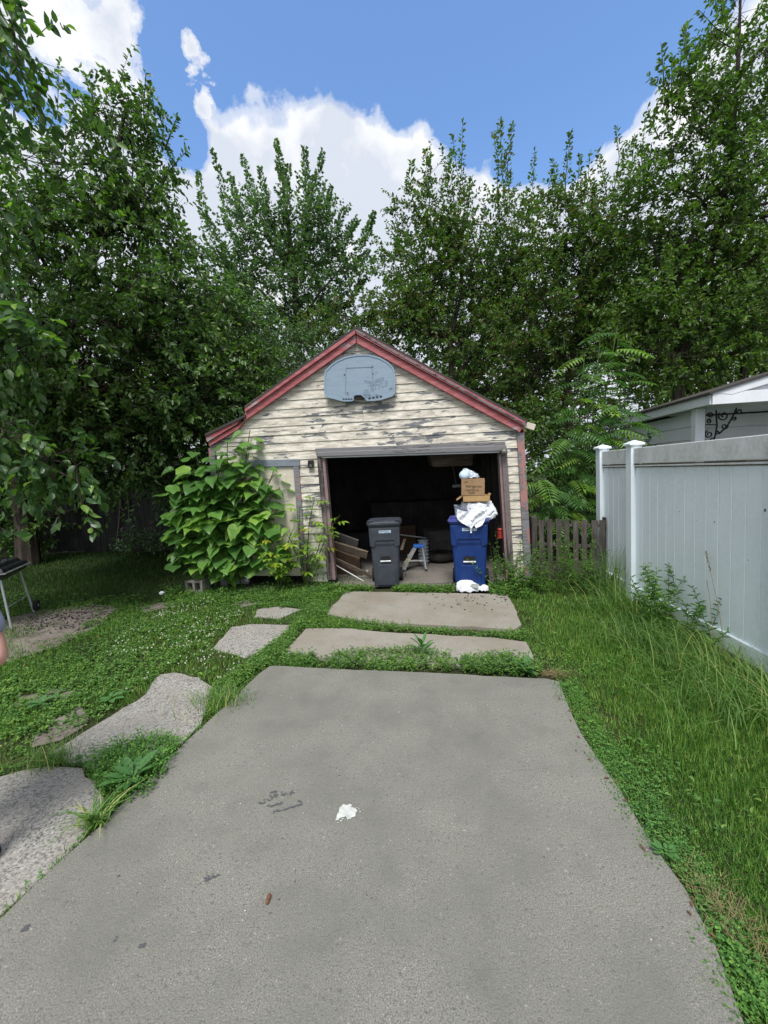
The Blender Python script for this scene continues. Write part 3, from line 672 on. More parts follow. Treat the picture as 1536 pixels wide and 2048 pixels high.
# ------------------------------------------------------------ wheeled carts
def rrect(w_, d_, r_, z, y0=0.0, n=4):
    pts = []
    for cx, cy, a0 in ((w_ / 2 - r_, y0 + r_, -90), (w_ / 2 - r_, y0 + d_ - r_, 0), (-w_ / 2 + r_, y0 + d_ - r_, 90), (-w_ / 2 + r_, y0 + r_, 180)):
        for k in range(n + 1):
            a = R(a0 + 90 * k / n); pts.append((cx + r_ * math.cos(a), cy + r_ * math.sin(a), z))
    return pts
def cart(label, px, py, yaw, wt, h, mat, lidmat, txt, vert=None, openlid=False):
    base = G(px, py, .012); t = thing('wheeled_bin', base, label, 'rubbish bin', None)
    rot = Matrix.Rotation(yaw, 3, 'Z'); X = lambda p: base + rot @ Vector(p)
    wb = wt * .74; db = wt * .80; dt = wt * 1.12
    prof = [(0, .0, 1.0), (.02, .5, 1.0), (.62, .62, 1), (.66, .72, 1), (.70, .80, 1), (.93, 1.0, 1)]
    rings = []
    for zz, _, _k in prof:
        q = zz / .93; ww = lin(wb, wt * .93, q) + (.012 if zz > .64 else 0); dd = lin(db, dt * .93, q) + (.012 if zz > .64 else 0)
        rings.append([X(p) for p in rrect(ww, dd, .035, zz * h, -(.03 * q) - (.012 if zz > .64 else 0))])
    m = MB(); m.loft(rings); body = m.build('body', mat, t, smooth=False, bevel=0)
    zt = .93 * h; yf = -.042
    def front(pts, o0, o1, name, mt, par=None, bev=.008):
        def p3(x, zz, o): q = zz / zt; return X((x, -(.03 * q) - (.012 if zz > .65 * h else 0) - o, zz))
        mm = MB(); mm.hexa([p3(x, zz, o0) for x, zz in pts], [p3(x, zz, o1) for x, zz in pts]); return mm.build(name, mt, par or t, bevel=bev)
    s = wt; H = h
    front([(-.46 * s, .90 * H), (.46 * s, .90 * H), (.45 * s, .63 * H), (.31 * s, .60 * H), (.27 * s, .71 * H), (-.27 * s, .71 * H), (-.31 * s, .60 * H), (-.45 * s, .63 * H)][::-1], -.012, .014, 'upper_relief', mat)
    front([(-.28 * s, .02 * H), (.28 * s, .02 * H), (.29 * s, .27 * H), (.20 * s, .345 * H), (-.20 * s, .345 * H), (-.29 * s, .27 * H)], -.012, .012, 'lower_relief', mat)
    front([(-.16 * s, .375 * H), (.16 * s, .375 * H), (.155 * s, .44 * H), (.11 * s, .47 * H), (-.11 * s, .47 * H), (-.155 * s, .44 * H)], .0, .004, 'grab_pocket', M_BLACK, None, 0)
    m = MB(); q = .395 * H; m.tube([X((-.155 * s, -.03, q)), X((.155 * s, -.03, q))], .011, 8); m.build('grab_bar', M_WHITE, t)
    lb = front([(-.16 * s, .825 * H), (.20 * s, .825 * H), (.20 * s, .865 * H), (-.16 * s, .865 * H)], .012, .0165, 'sticker', M_LABEL, None, 0)
    zz = .845 * H; text_mesh('lettering', txt, X((.02 * s, -(.03 * .91) - .012 - .0165, zz)), rot @ Vector((1, 0, 0)), (0, 0, 1), .042, M_INK, lb, .0015)
    if vert:
        o_ = X((-(wb + (wt * .93 - wb) * .75) / 2 - .012, dt * .40, .70 * H)); text_mesh('side_lettering', vert, o_, (0, 0, -1), rot @ Vector((0, -1, 0)), .11, M_WHITE, t, .004)
    # rim and lid
    m = MB(); m.loft([[X(p) for p in rrect(wt * .97, dt * .97, .04, zt - .012, -.05)], [X(p) for p in rrect(wt * 1.0, dt * 1.0, .045, zt + .004, -.06)], [X(p) for p in rrect(wt * 1.0, dt * 1.0, .045, zt + .018, -.06)]]); m.build('rim', mat, t)
    m = MB()
    if not openlid:
        m.loft([[X(p) for p in rrect(wt * 1.05, dt * 1.04, .05, zt + .020, -.075)], [X(p) for p in rrect(wt * 1.05, dt * 1.04, .05, zt + .042, -.075)], [X(p) for p in rrect(wt * .97, dt * .96, .06, zt + .062, -.05)], [X(p) for p in rrect(wt * .8, dt * .8, .06, zt + .068, 0)]])
        lid = m.build('lid', lidmat, t, smooth=False)
        for sx in (-1, 1):
            m = MB(); m.tube([X((sx * wt * .50, -.06, zt + .045)), X((sx * wt * .47, -.07, zt + .082)), X((sx * wt * .34, -.055, zt + .075))], .010, 6); m.build('lid_lug', lidmat, lid)
    else:
        m.loft([[X(p) for p in rrect(wt * 1.04, dt * 1.04, .05, zt + .020, -.07)], [X(p) for p in rrect(wt * 1.04, dt * 1.04, .05, zt + .038, -.07)], [X(p) for p in rrect(wt * .93, dt * .92, .05, zt + .042, -.03)], [X(p) for p in rrect(wt * .88, dt * .86, .05, zt + .026, -.01)]])
        lid = m.build('lid', lidmat, t)
    m = MB(); m.tube([X((-wt * .4, dt - .02, zt - .02)), X((-wt * .4, dt + .06, zt - .01)), X((wt * .4, dt + .06, zt - .01)), X((wt * .4, dt - .02, zt - .02))], .014, 8); m.build('handle', mat, t)
    for sx in (-1, 1):
        m = MB(); c0 = X((sx * (wb / 2 + .012), db - .03, .10)); c1 = X((sx * (wb / 2 + .055), db - .03, .10)); m.tube([c0, c1], .10, 18); wh = m.build('wheel', M_RUBBER, t)
        m = MB(); m.tube([c1, c1 + (c1 - c0).normalized() * .006], .055, 12); m.build('hub', mat, wh)
    return t, X, zt
cart('charcoal grey wheeled bin with closed lid standing left in the garage doorway', 774, 1173, R(-3), .475, .955, M_CARTG, M_CARTG, 'RPM0021')
blue, BX, bzt = cart('dark blue wheeled bin with boxes and a white bag piled on its lid', 941, 1179, R(-13), .53, .985, M_CARTB, M_CARTL, 'RPM4721', 'CITY', True)

# the pile on the blue bin
def put(name, label, cat, loc, group=None): return thing(name, loc, label, cat, group)
zt = bzt + .045
def blob(rows, n, seedv, amp, c):
    r2 = np.random.default_rng(seedv); rings = []; k1 = r2.normal(0, 1, (7, 3)) * np.array([9, 16, 30, 45, 22, 60, 75])[:, None]; ph = r2.uniform(0, 6.28, 7); am = np.array([1, .8, .6, .45, .7, .35, .3])
    fine = []
    for a, b_ in zip(rows, rows[1:]):
        for q in range(4): fine.append([lin(x_, y_, q / 4) for x_, y_ in zip(a, b_)])
    fine.append(rows[-1])
    for (rx, ry, zz, ox) in fine:
        ring = []
        for k in range(n * 2):
            t = math.pi * k / n; p = np.array([rx * math.cos(t), ry * math.sin(t), zz]); f_ = 1 + amp * float((am * (np.abs(np.sin(k1 @ p + ph)) - .55)).sum()) * .55
            ring.append(c + Vector((ox + p[0] * f_, p[1] * f_, zz + .012 * math.sin(9 * t + zz * 40) * min(1, rx * 8))))
        rings.append(ring)
    return rings
c = BX((.10, .20, zt - .02))
bag = put('plastic_bag', 'crumpled white plastic bag slumped over the front of the blue bin', 'bag', c)
m = MB(); m.loft(blob([(.10, .12, -.01, .02), (.19, .20, .015, .05), (.225, .21, .07, .06), (.22, .20, .14, .035), (.20, .185, .215, .01), (.18, .16, .235, 0)], 26, 2, .22, c)); m.build('bag_body', M_BAG, bag, smooth=False)
m = MB(); rows_ = [[(lerp_ - .5) * wq_ + .045 + xo_, -.075 - .03 * dq_ - .022 * math.sin(lerp_ * 10 + dq_ * 4) * (1 - dq_ * .3) - .010 * math.sin(lerp_ * 23 + dq_ * 13), zt + .13 - .22 * dq_ + .018 * math.sin(lerp_ * 9 + 2)] for dq_, wq_, xo_ in ((0, .36, 0), (.2, .38, .0), (.4, .37, -.01), (.6, .34, -.01), (.8, .27, -.005), (.93, .18, .0), (1.0, .10, .01)) for lerp_ in [k_ / 17 for k_ in range(18)]]
P_ = [BX(p) for p in rows_]; Pb_ = [p + (BX((0, .018, 0)) - BX((0, 0, 0))) for p in P_]
for r_ in range(6):
    for k_ in range(17):
        i_ = r_ * 18 + k_; m.hexa([P_[i_], P_[i_ + 1], P_[i_ + 19], P_[i_ + 18]], [Pb_[i_], Pb_[i_ + 1], Pb_[i_ + 19], Pb_[i_ + 18]])
m.build('hanging_fold', M_BAG, bag)
m = MB(); m.tube([BX((.03, -.115, zt - .10)), BX((.03, -.12, zt - .14)), BX((.032, -.12, zt - .165))], [.008, .006, .013], 6); m.build('tie', M_BAG, bag)
c = BX((-.12, .25, zt - .01)); cl = put('plastic_tub', 'clear smoky plastic tub wedged left of the white bag on the blue bin', 'tub', c)
m = MB(); m.loft([[c + Vector((math.cos(t) * r_, math.sin(t) * r_, zz)) for t in (2 * math.pi * k / 12 for k in range(12))] for r_, zz in ((.06, 0), (.078, .17), (.084, .175), (.084, .185))]); m.build('tub', M_CLEAR, cl)
zc = zt + .235
def carton(name, label, c, size, yaw, mt, tiltx=0.0, openq=False):
    M = Matrix.Rotation(yaw, 3, 'Z') @ Matrix.Rotation(tiltx, 3, 'Y'); c = Vector(c); t = put(name, label, 'box', c)
    x, y, z = (q / 2 for q in size); th = .006
    P3 = lambda a, b_, d: c + M @ Vector((a, b_, d + z))
    def panel(nm, pts, nrm, mt2=mt):
        mm = MB(); a = [P3(*p) for p in pts]; nn = (M @ Vector(nrm)) * th; mm.hexa(a, [p + nn for p in a]); return mm.build(nm, mt2, t)
    panel('front_panel', [(-x, -y, -z), (x, -y, -z), (x, -y, z), (-x, -y, z)], (0, 1, 0)); panel('back_panel', [(-x, y, -z), (x, y, -z), (x, y, z), (-x, y, z)], (0, -1, 0))
    panel('side_panel', [(-x, -y + th, -z), (-x, y - th, -z), (-x, y - th, z), (-x, -y + th, z)], (1, 0, 0)); panel('side_panel', [(x, -y + th, -z), (x, y - th, -z), (x, y - th, z), (x, -y + th, z)], (-1, 0, 0))
    panel('bottom_panel', [(-x + th, -y + th, -z), (x - th, -y + th, -z), (x - th, y - th, -z), (-x + th, y - th, -z)], (0, 0, 1))
    if not openq: panel('top_flap', [(-x, -y, z), (x, -y, z), (x, y, z), (-x, y, z)], (0, 0, 1))
    else: panel('top_flap', [(-x, -y, z), (-x, y, z), (-x - .085, y, z - .06), (-x - .085, -y, z - .06)], (.5, 0, .8)); panel('top_flap', [(x, -y, z), (x, y, z), (x + .015, y, z + .02), (x + .015, -y, z + .02)], (.5, 0, .5))
    return t, P3, M
tr, P3, M_ = carton('cardboard_tray', 'shallow flattened tan carton with one flap out, under the printed carton', BX((.10, .16, zc)), (.345, .30, .075), R(-9), M_CARD2, R(1), True)
pk, P3, M_ = carton('cardboard_box', 'brown printed carton on top of the pile on the blue bin', BX((.06, .14, zc + .082)), (.30, .27, .215), R(-10), M_CARD, R(2))
fx = M_ @ Vector((1, 0, 0)); fz = M_ @ Vector((0, 0, 1))
text_mesh('lettering', 'Refrigerate', P3(.01, -.1355, .012), fx, fz, .046, M_INK, pk, .001)
text_mesh('lettering', 'HANDLE', P3(-.01, -.1355, -.04), fx, fz, .045, M_INK, pk, .001); text_mesh('lettering', 'CARE', P3(-.02, -.1355, -.075), fx, fz, .035, M_INK, pk, .001)
text_mesh('lettering', 'size', P3(-.09, -.1355, .07), fx, fz, .03, M_INK, pk, .001)
zb = zc + .082 + .225
c = BX((-.01, .10, zb)); bt = put('bottle_bag', 'clear bag of empty bottles on top of the brown carton', 'bag', c)
m = MB(); m.lathe(c + Vector((-.04, -.03, .045)), [(.005, -.05), (.05, -.045), (.066, -.01), (.06, .03), (.035, .05), (.004, .052)], 14, Matrix.Rotation(R(70), 3, 'X')); m.build('bottle', M_LABEL, bt, smooth=True)
m = MB(); m.loft(blob([(.05, .05, .0, .0), (.125, .09, .012, .03), (.11, .085, .045, .03), (.075, .06, .085, -.005), (.03, .03, .125, -.03), (.012, .012, .137, -.03)], 14, 5, .14, c + Vector((.02, .02, 0)))); m.build('film', M_CLEAR, bt)
m = MB(); m.lathe(c + Vector((.13, -.03, .02)), [(.016, -.012), (.018, .012), (.004, .013)], 10); m.build('cap', M_WHITE, bt)

# packaging bag on the sill in front of the blue bin
c = G(938, 1181, .012); sk = put('packaging_bag', 'white printed packaging bag lying crumpled at the foot of the blue bin', 'bag', c)
m = MB(); m.loft(blob([(.06, .04, .0, .0), (.165, .09, .012, .0), (.15, .085, .06, -.015), (.12, .07, .10, -.035), (.08, .05, .13, -.045), (.03, .02, .142, -.05)], 18, 9, .13, c)); m.build('bag_body', M_BAG, sk)
M2 = Matrix.Rotation(R(-18), 3, 'Z') @ Matrix.Rotation(R(-32), 3, 'X')
for nm, ox, oz, sz, mt in (('dark_print', .02, .085, (.19, .004, .055), M_STEEL), ('pale_print', -.03, .10, (.10, .006, .03), M_LABEL), ('orange_print', -.025, .118, (.07, .007, .012), M_ORANGE)):
    m = MB(); m.box(c + Vector((ox, -.088 + (oz - .06) * .7, oz)), sz, M2); m.build(nm, mt, sk)
m = MB(); m.loft(blob([(.02, .02, 0, 0), (.06, .05, .01, 0), (.055, .045, .05, 0), (.02, .02, .075, 0)], 12, 12, .2, c + Vector((.20, -.03, 0)))); m.build('torn_piece', M_BAG, sk)

# ------------------------------------------------------------ inside the garage
def inpt(px, py, off): u_, z_ = fuz(px, py, off); return FP(u_, z_, off)
def board(label, p, q, o0, o1, wd, th, mt, grp='boards dumped inside the garage door'):
    a = inpt(*p, o0); b_ = inpt(*q, o1); t = (a + b_) / 2; m = MB(); m.beam(a, b_, th, wd, (0, -.35, 1)); o = m.build('plank', mt, None, bevel=.003)
    return tag(o, label, 'plank', grp)
board('wide dark plank at the back of the pile inside the doorway', (662, 1068), (716, 1088), -.62, -.5, .15, .03, M_DARKW)
board('thick weathered grey plank lying highest across the pile by the left jamb', (663, 1088), (735, 1110), -.45, -.38, .13, .04, M_PLANK)
board('brown plank tucked under the weathered grey plank', (664, 1104), (718, 1124), -.38, -.33, .14, .03, M_PLANKB)
board('long thin plank with a yellowed edge sloping down to the grey bin', (668, 1117), (744, 1153), -.27, -.22, .06, .02, M_PLANK)
board('short grey plank end near the floor behind the long thin plank', (695, 1140), (724, 1150), -.5, -.45, .09, .03, M_PLANK)
a = inpt(666, 1127, -.16); b_ = inpt(730, 1164, -.10); m = MB(); m.tube([a, b_], .009, 6); tag(m.build('metal_rod', M_ALU), 'thin pale metal rod sloping down below the planks', 'rod')
a = inpt(655, 1085, -.4); m = MB(); c = G(690, 1163, .02)
bx = inpt(690, 1150, -.75); t = put('crate', 'low dark crate that carries the pile of planks', 'crate', Vector((bx.x, bx.y, .015)))
for k in range(3):
    m = MB(); m.box(Vector((bx.x, bx.y - .2, .05 + k * .095)), (.55, .016, .085)); m.build('slat', M_PLANKB, t)
m = MB(); m.box(Vector((bx.x, bx.y, .165)), (.55, .38, .30)); m.build('crate_body', M_DARKW, t)
# step ladder
lt = inpt(837, 1092, -.75); Lb1 = inpt(806, 1158, -.62); Lb2 = inpt(853, 1156, -.62); zl = .014
lad = put('step_ladder', 'short aluminium step ladder with a blue top cap inside the garage', 'ladder', Vector((lt.x, lt.y, zl)))
Lb1.z = zl; Lb2.z = zl
topz = lt.z
Xa = lambda dx, dy, z_: Vector((lt.x + dx, lt.y + dy, z_))
m = MB(); m.box(Xa(0, .0, topz), (.175, .13, .055)); m.build('top_cap', M_LBLUE, lad, bevel=.012)
for (dx, b2, dy) in ((-.06, Lb1, -.05), (-.06, Lb1, .05)):
    m = MB(); m.beam(Xa(dx, dy, topz - .02), Vector((b2.x, b2.y + (.20 if dy > 0 else 0), zl)), .022, .045); m.build('rail', M_ALU, lad)
for (dx, dy, ey) in ((.055, -.05, 0), (.055, .05, .20)):
    m = MB(); m.beam(Xa(dx, dy, topz - .02), Vector((Lb2.x, Lb2.y + ey, zl)), .018, .03); m.build('rear_leg', M_ALU, lad)
zb_ = (topz + zl) * .45; m = MB(); m.beam(lin(Vector((Lb1.x, Lb1.y, zl)), Xa(-.06, -.05, topz), .43), lin(Vector((Lb2.x, Lb2.y, zl)), Xa(.055, -.05, topz), .43), .012, .022); m.build('spreader', M_ALU, lad)
for q in (.3, .6):
    p = lin(Vector((Lb1.x, Lb1.y, zl)), Xa(-.06, -.05, topz), q); p2 = lin(Vector((Lb1.x, Lb1.y + .2, zl)), Xa(-.06, .05, topz), q); m = MB(); m.beam(p, p2, .07, .02); m.build('step', M_ALU, lad)
p = lin(Vector((Lb1.x, Lb1.y, zl)), Xa(-.06, -.05, topz), .47); m = MB(); m.box(p + Vector((0, -.026, 0)), (.028, .004, .06)); m.build('sticker', M_YELLOW, lad)
for b2 in (Lb1, Lb2):
    m = MB(); m.box(Vector((b2.x, b2.y, zl + .015)), (.04, .04, .03)); m.build('foot', M_RUBBER, lad)
# stack of tubs
c = inpt(848, 1130, -1.15); ft = inpt(848, 1083, -1.15).z
tb = put('tub_stack', 'stack of smoky clear plastic tubs behind the step ladder', 'tubs', Vector((c.x, c.y, .014)))
k = 0; zz = .014
while zz < ft:
    m = MB(); m.lathe(Vector((c.x, c.y, zz)), [(.075, 0), (.088, .045), (.098, .047), (.098, .058), (.09, .06)], 14); m.build('tub', M_CLEAR, tb); zz += .062
# bench vice like grey stool beside the ladder
c = inpt(806, 1140, -.35); t = put('folding_bracket', 'small grey folding bracket standing left of the step ladder', 'bracket', Vector((c.x, c.y, .014)))
m = MB(); m.box(Vector((c.x, c.y, c.z + .03)), (.10, .10, .025)); m.build('plate', M_ALU, t)
for dx in (-.03, .03):
    m = MB(); m.tube([Vector((c.x + dx, c.y, c.z + .02)), Vector((c.x + dx - .02, c.y, .014))], .012, 6); m.build('leg', M_ALU, t)
a = inpt(798, 1069, -1.3); b_ = inpt(852, 1076, -1.3); m = MB(); m.tube([a, b_], .012, 6); tag(m.build('broom_handle', M_ALU), 'grey pole lying across the clutter behind the grey bin', 'pole')
m = MB(); a = inpt(803, 1100, -.8); b_ = inpt(810, 1078, -.9); m.beam(a, b_, .05, .015); tag(m.build('board_offcut', M_PLANK), 'narrow pale board offcut leaning beside the grey bin', 'board')
c = inpt(735, 1152, -.3); m = MB(); m.lathe(Vector((c.x, c.y, .10)), [(.012, 0), (.017, .03), (.004, .032)], 10); tag(m.build('white_cup', M_WHITE), 'tiny white cup on the low planks beside the grey bin', 'cup')
# dark clutter deeper in
def cluttr(name, label, cat, px, py, off, size, mt, yaw=0):
    c = inpt(px, py, off); c = Vector((c.x, c.y, .014)); t = put(name, label, cat, c); M = Matrix.Rotation(R(yaw), 3, 'Z')
    m = MB(); m.box(c + Vector((0, 0, size[2] / 2)), size, M); m.build('body', mt, t, bevel=.01)
    m = MB(); m.box(c + Vector((0, 0, size[2] + .012)), (size[0] * 1.04, size[1] * 1.04, .022), M); m.build('lid', mt, t, bevel=.006)
cluttr('storage_box', 'dark box in the gloom behind the stack of tubs', 'box', 880, 1140, -1.9, (.5, .4, .48), M_DARKW, 12)
cluttr('storage_box', 'brown box in the gloom between the grey bin and the pole', 'box', 815, 1140, -2.2, (.42, .4, .55), M_PLANKB, -8)
cluttr('storage_box', 'black tote at the back of the garage behind the grey bin', 'box', 720, 1140, -2.4, (.6, .45, .42), M_BLACK, 5)
cluttr('workbench', 'dark workbench along the back wall of the garage', 'bench', 840, 1130, -4.6, (2.4, .55, .85), M_DARKW, 0)
c = inpt(872, 1140, -1.35); ty_ = put('tyre', 'black tyre lying in the gloom right of the step ladder', 'tyre', Vector((c.x + .1, c.y, .02)))
m = MB(); rings = []
for k in range(20):
    t = 2 * math.pi * k / 20; cc = Vector((c.x + .1 + .20 * math.cos(t), c.y + .20 * math.sin(t), .10)); d = Vector((math.cos(t), math.sin(t), 0))
    rings.append([cc + d * .085 * math.cos(a) + Vector((0, 0, .08 * math.sin(a))) for a in (2 * math.pi * j / 8 for j in range(8))])
rings.append(rings[0]); m.loft(rings, False); m.build('tread', M_RUBBER, ty_, smooth=True)
c = inpt(921, 1138, -.62); t = put('fuel_can', 'red can mostly hidden behind the left edge of the blue bin', 'can', Vector((c.x, c.y, .014)))
m = MB(); m.box(Vector((c.x + .02, c.y, .12)), (.16, .2, .21)); m.build('body', M_REDP, t, bevel=.02)
m = MB(); m.tube([Vector((c.x + .02, c.y, .22)), Vector((c.x + .02, c.y, .27))], .025, 8); m.build('spout', M_BLACK, t)
c = inpt(1000, 1066, -.06); t = put('lantern', 'small red cup-shaped lantern hanging beside the right door jamb', 'lantern', c)
m = MB(); m.lathe(c, [(.03, -.075), (.044, -.07), (.040, -.055), (.036, .045), (.042, .055), (.03, .07)], 12); m.build('cup', M_REDP, t)
m = MB(); m.tube([c + Vector((-.03, 0, .06)), c + Vector((0, 0, .12)), c + Vector((.03, 0, .06))], .004, 5); m.build('wire', M_STEEL, t)
# pale panel hanging from the rafters and a hook with a bar
P = [inpt(x, y, -.9) for x, y in ((857, 902), (948, 899), (945, 931), (866, 934))]
m = MB(); m.hexa(P, [p + Vector((0, .55, .03)) for p in P]); t = put('hanging_shelf', 'pale flat panel hung under the rafters at the top of the doorway', 'panel', (P[0] + P[2]) / 2); m.build('panel', M_PLANK, t, bevel=.01)
for k in (0, 1):
    m = MB(); p = P[k] + Vector((.05 - .1 * k, .2, 0)); m.tube([p, p + Vector((0, 0, .35))], .006, 5); m.build('wire', M_STEEL, t)
a = inpt(905, 930, -2.2); b_ = inpt(913, 972, -2.2); t = put('hanging_tool', 'grey tool with a pale bar hanging in the dark of the garage', 'tool', a)
m = MB(); m.tube([a, b_], .012, 6); m.build('shaft', M_STEEL, t); m = MB(); m.box(b_, (.16, .03, .05)); m.build('bar', M_ALU, t)

# ------------------------------------------------------------ wooden picket fence beside the garage
fa, fb = G(1066, 1158), G(1212, 1170)
fd = (fb - fa).normalized(); fn_ = Vector((fd.y, -fd.x, 0))
pf = thing('picket_fence', (fa + fb) / 2, 'low weathered grey picket fence between the garage and the white fence', 'fence')
tl = .885
for i in range(9):
    p = lin(fa, fb, (i + .25) / 8.6); hgt = tl + rr.uniform(-.02, .015); le = rr.uniform(-.012, .012); wd = .066
    a = [p + fd * -wd / 2, p + fd * wd / 2, p + fd * (wd / 2 + le) + GZ * (hgt - .05), p + fd * (wd / 2 + .006 + le) + GZ * (hgt - .045), p + fd * (wd / 2 + .004 + le) + GZ * hgt, p + fd * (-wd / 2 - .004 + le) + GZ * hgt, p + fd * (-wd / 2 - .006 + le) + GZ * (hgt - .045), p + fd * (-wd / 2 + le) + GZ * (hgt - .05)]
    m = MB(); m.hexa(a, [q + fn_ * .02 for q in a]); m.build('picket', M_PICKET, pf)
for zz in (.80, .52, .16):
    m = MB(); m.beam(fa - fn_ * .022 + GZ * zz, fb - fn_ * .022 + GZ * zz, .04, .035); m.build('rail', M_PICKET, pf)
for p in (fa, fb):
    m = MB(); m.box(p - fn_ * .09 + GZ * .45, (.09, .09, .92)); m.build('post', M_PICKET, pf)

# ------------------------------------------------------------ white vinyl fence
p1 = G(1268, 1200); p2 = G(1536, 1356); vd = (p2 - p1).normalized(); vn = Vector((vd.y, -vd.x, 0))      # vn looks to the driveway
if vn.x > 0: vn = -vn
LEAN = R(1.2)
vup = (GZ - vd * math.tan(LEAN)).normalized()
def VF(s, z, t=0.0): return p1 + vd * s + Vector((0, 0, z)) - vd * z * math.tan(LEAN) + vn * t
d_ = ray(1268, 893); k = 0
FH = 1.83
for _h in [x / 200 for x in range(300, 420)]:
    P = VF(0, _h) - EYE; yy = 1024 - FPX * P.dot(up) / P.dot(fw)
    if yy < 893: FH = _h; break
vf = thing('vinyl_fence', p1 + vd * .9, 'tall white vinyl privacy fence with mildewed top rail along the right lawn', 'fence')
def vbox(s0, s1, z0, z1, t0, t1, name, mt, bev=.003, par=None):
    m = MB(); m.hexa([VF(s0, z0, t0), VF(s1, z0, t0), VF(s1, z1, t0), VF(s0, z1, t0)], [VF(s0, z0, t1), VF(s1, z0, t1), VF(s1, z1, t1), VF(s0, z1, t1)])
    return m.build(name, mt, par or vf, bevel=bev)
def vpost(s):
    o = vbox(s - .062, s + .062, 0, FH + .02, -.062, .062, 'post', M_VINYL, .006)
    m = MB(); sq = lambda r_, z: [VF(s + a * r_, z, b_ * r_) for a, b_ in ((-1, -1), (1, -1), (1, 1), (-1, 1))]
    m.loft([sq(.066, FH - .0), sq(.083, FH + .012), sq(.083, FH + .032), sq(.072, FH + .04), sq(.012, FH + .068)]); m.build('cap', M_VINYL, o, bevel=.003)
posts = [-.79, 0.0, 1.985, 3.97]
for s in posts: vpost(s)
for s0, s1 in zip(posts, posts[1:]):
    a, b_ = s0 + .063, s1 - .063
    vbox(a, b_, FH - .20, FH - .022, -.035, .035, 'top_rail', M_VRAIL, .006)
    vbox(a, b_, FH - .214, FH - .203, -.02, .027, 'groove', M_GROOVE, 0); vbox(a, b_, FH - .232, FH - .216, -.03, .031, 'bead', M_VRAIL, .003); vbox(a, b_, FH - .240, FH - .233, -.02, .022, 'groove', M_GROOVE, 0)
    vbox(a, b_, .05, .19, -.035, .035, 'bottom_rail', M_VINYL, .006)
    n = max(1, round((b_ - a) / .145)); w_ = (b_ - a) / n
    for i in range(n):
        vbox(a + i * w_ + .0035, a + (i + 1) * w_ - .0035, .19, FH - .241, -.012, .012, 'panel_board', M_VINYL, .003)
    vbox(a, b_, .19, FH - .241, -.006, .006, 'backing', M_WSIDE, 0)

for px, py, r_ in ((1361, 1023, .006), (1432, 1044, .008), (1534, 1020, .012), (1366, 976, .003), (1396, 1041, .003), (1500, 1120, .004)):   # spots of dirt on the boards
    d = ray(px, py); tt = (p1 - EYE).dot(vn) / d.dot(vn); q = EYE + d * tt + vn * .0125; m = MB()
    ring = [q + vd * r_ * rr.uniform(.5, 1) * math.cos(k * 1.05) + GZ * r_ * 1.4 * rr.uniform(.5, 1) * math.sin(k * 1.05) for k in range(6)]
    m.hexa(ring, [p + vn * .0015 for p in ring]); m.build('dirt_spot', M_STAIN, vf)
# ------------------------------------------------------------ white neighbour building behind the fence
hc = EYE + ray(1425, 793) * (6.6 / ray(1425, 793).y)           # eave corner
hd = Vector((math.sin(R(7.5)), math.cos(R(7.5)), 0)); hr = Vector((math.cos(R(7.5)), -math.sin(R(7.5)), 0))
def HP(a, b_, z): return Vector((hc.x, hc.y, 0)) + hr * a + hd * b_ + GZ * z
ez = hc.z
nb = thing('white_house', HP(1.8, 2.6, 0), 'white sided outbuilding with a gabled porch and dark shingle roof behind the white fence', 'building')
Wd, Ln, pit = 4.2, 5.0, .275
def hq(pts, thk, name, mt, bev=0.0, par=None):
    m = MB(); m.hexa([HP(*p) for p in pts], [HP(p[0] + thk[0], p[1] + thk[1], p[2] + thk[2]) for p in pts]); return m.build(name, mt, par or nb, bevel=bev)
def hb(a0, a1, b0, b1, z0, z1, name, mt, bev=.004, par=None):
    m = MB(); m.hexa([HP(a0, b0, z0), HP(a1, b0, z0), HP(a1, b1, z0), HP(a0, b1, z0)], [HP(a0, b0, z1), HP(a1, b0, z1), HP(a1, b1, z1), HP(a0, b1, z1)]); return m.build(name, mt, par or nb, bevel=bev)
sb = .235
z = ez - .16
i = 0
while z > .2:                                                     # side wall, wide lapped boards
    hq([(.16, .64, z - sb + .006), (.16, Ln, z - sb + .006), (.175, Ln, z), (.175, .64, z)], (.04, 0, 0), 'siding_board', M_WSIDE)
    hq([(.24, 1.6, z - sb + .006), (Wd, 1.6, z - sb + .006), (Wd, 1.615, z), (.24, 1.615, z)], (0, .04, 0), 'siding_board', M_WSIDE)
    z -= sb
hb(.2, Wd, 1.66, Ln, .0, ez - .15, 'wall', M_WSIDE)
hb(.05, .20, .50, .63, 0, ez - .115, 'corner_post', M_WSIDE)
hb(Wd - .15, Wd, .50, .63, 0, ez - .115, 'corner_post', M_WSIDE)
hb(-.02, Wd + .1, -.04, .0, ez - .13, ez + .05, 'porch_beam', M_WSIDE)
hq([(-.04, .0, ez - .12), (-.04, Ln + .1, ez - .12), (-.04, Ln + .1, ez + .03), (-.04, .0, ez + .03)], (.03, 0, 0), 'fascia', M_WSIDE)
hb(-.005, .20, .0, Ln + .1, ez - .11, ez - .09, 'soffit', M_WSIDE, 0)
rz = lambda a: ez + .03 + a * pit
k = 0; z = ez + .052
while z < rz(Wd / 2) - .1:
    a0 = (z - ez - .03) / pit + .16; hq([(a0, .02, z), (Wd - a0, .02, z), (max(Wd - a0 - sb / pit, Wd / 2 + .01), .02, z + sb - .006), (min(a0 + sb / pit, Wd / 2 - .01), .02, z + sb - .006)], (0, .03, 0), 'gable_board', M_WSIDE); z += sb
hq([(.0, -.045, rz(0) + .02), (Wd / 2, -.045, rz(Wd / 2) + .02), (Wd / 2, -.045, rz(Wd / 2) - .14), (.25, -.045, rz(0) - .04 + .02)], (0, .04, 0), 'barge_board', M_WSIDE)
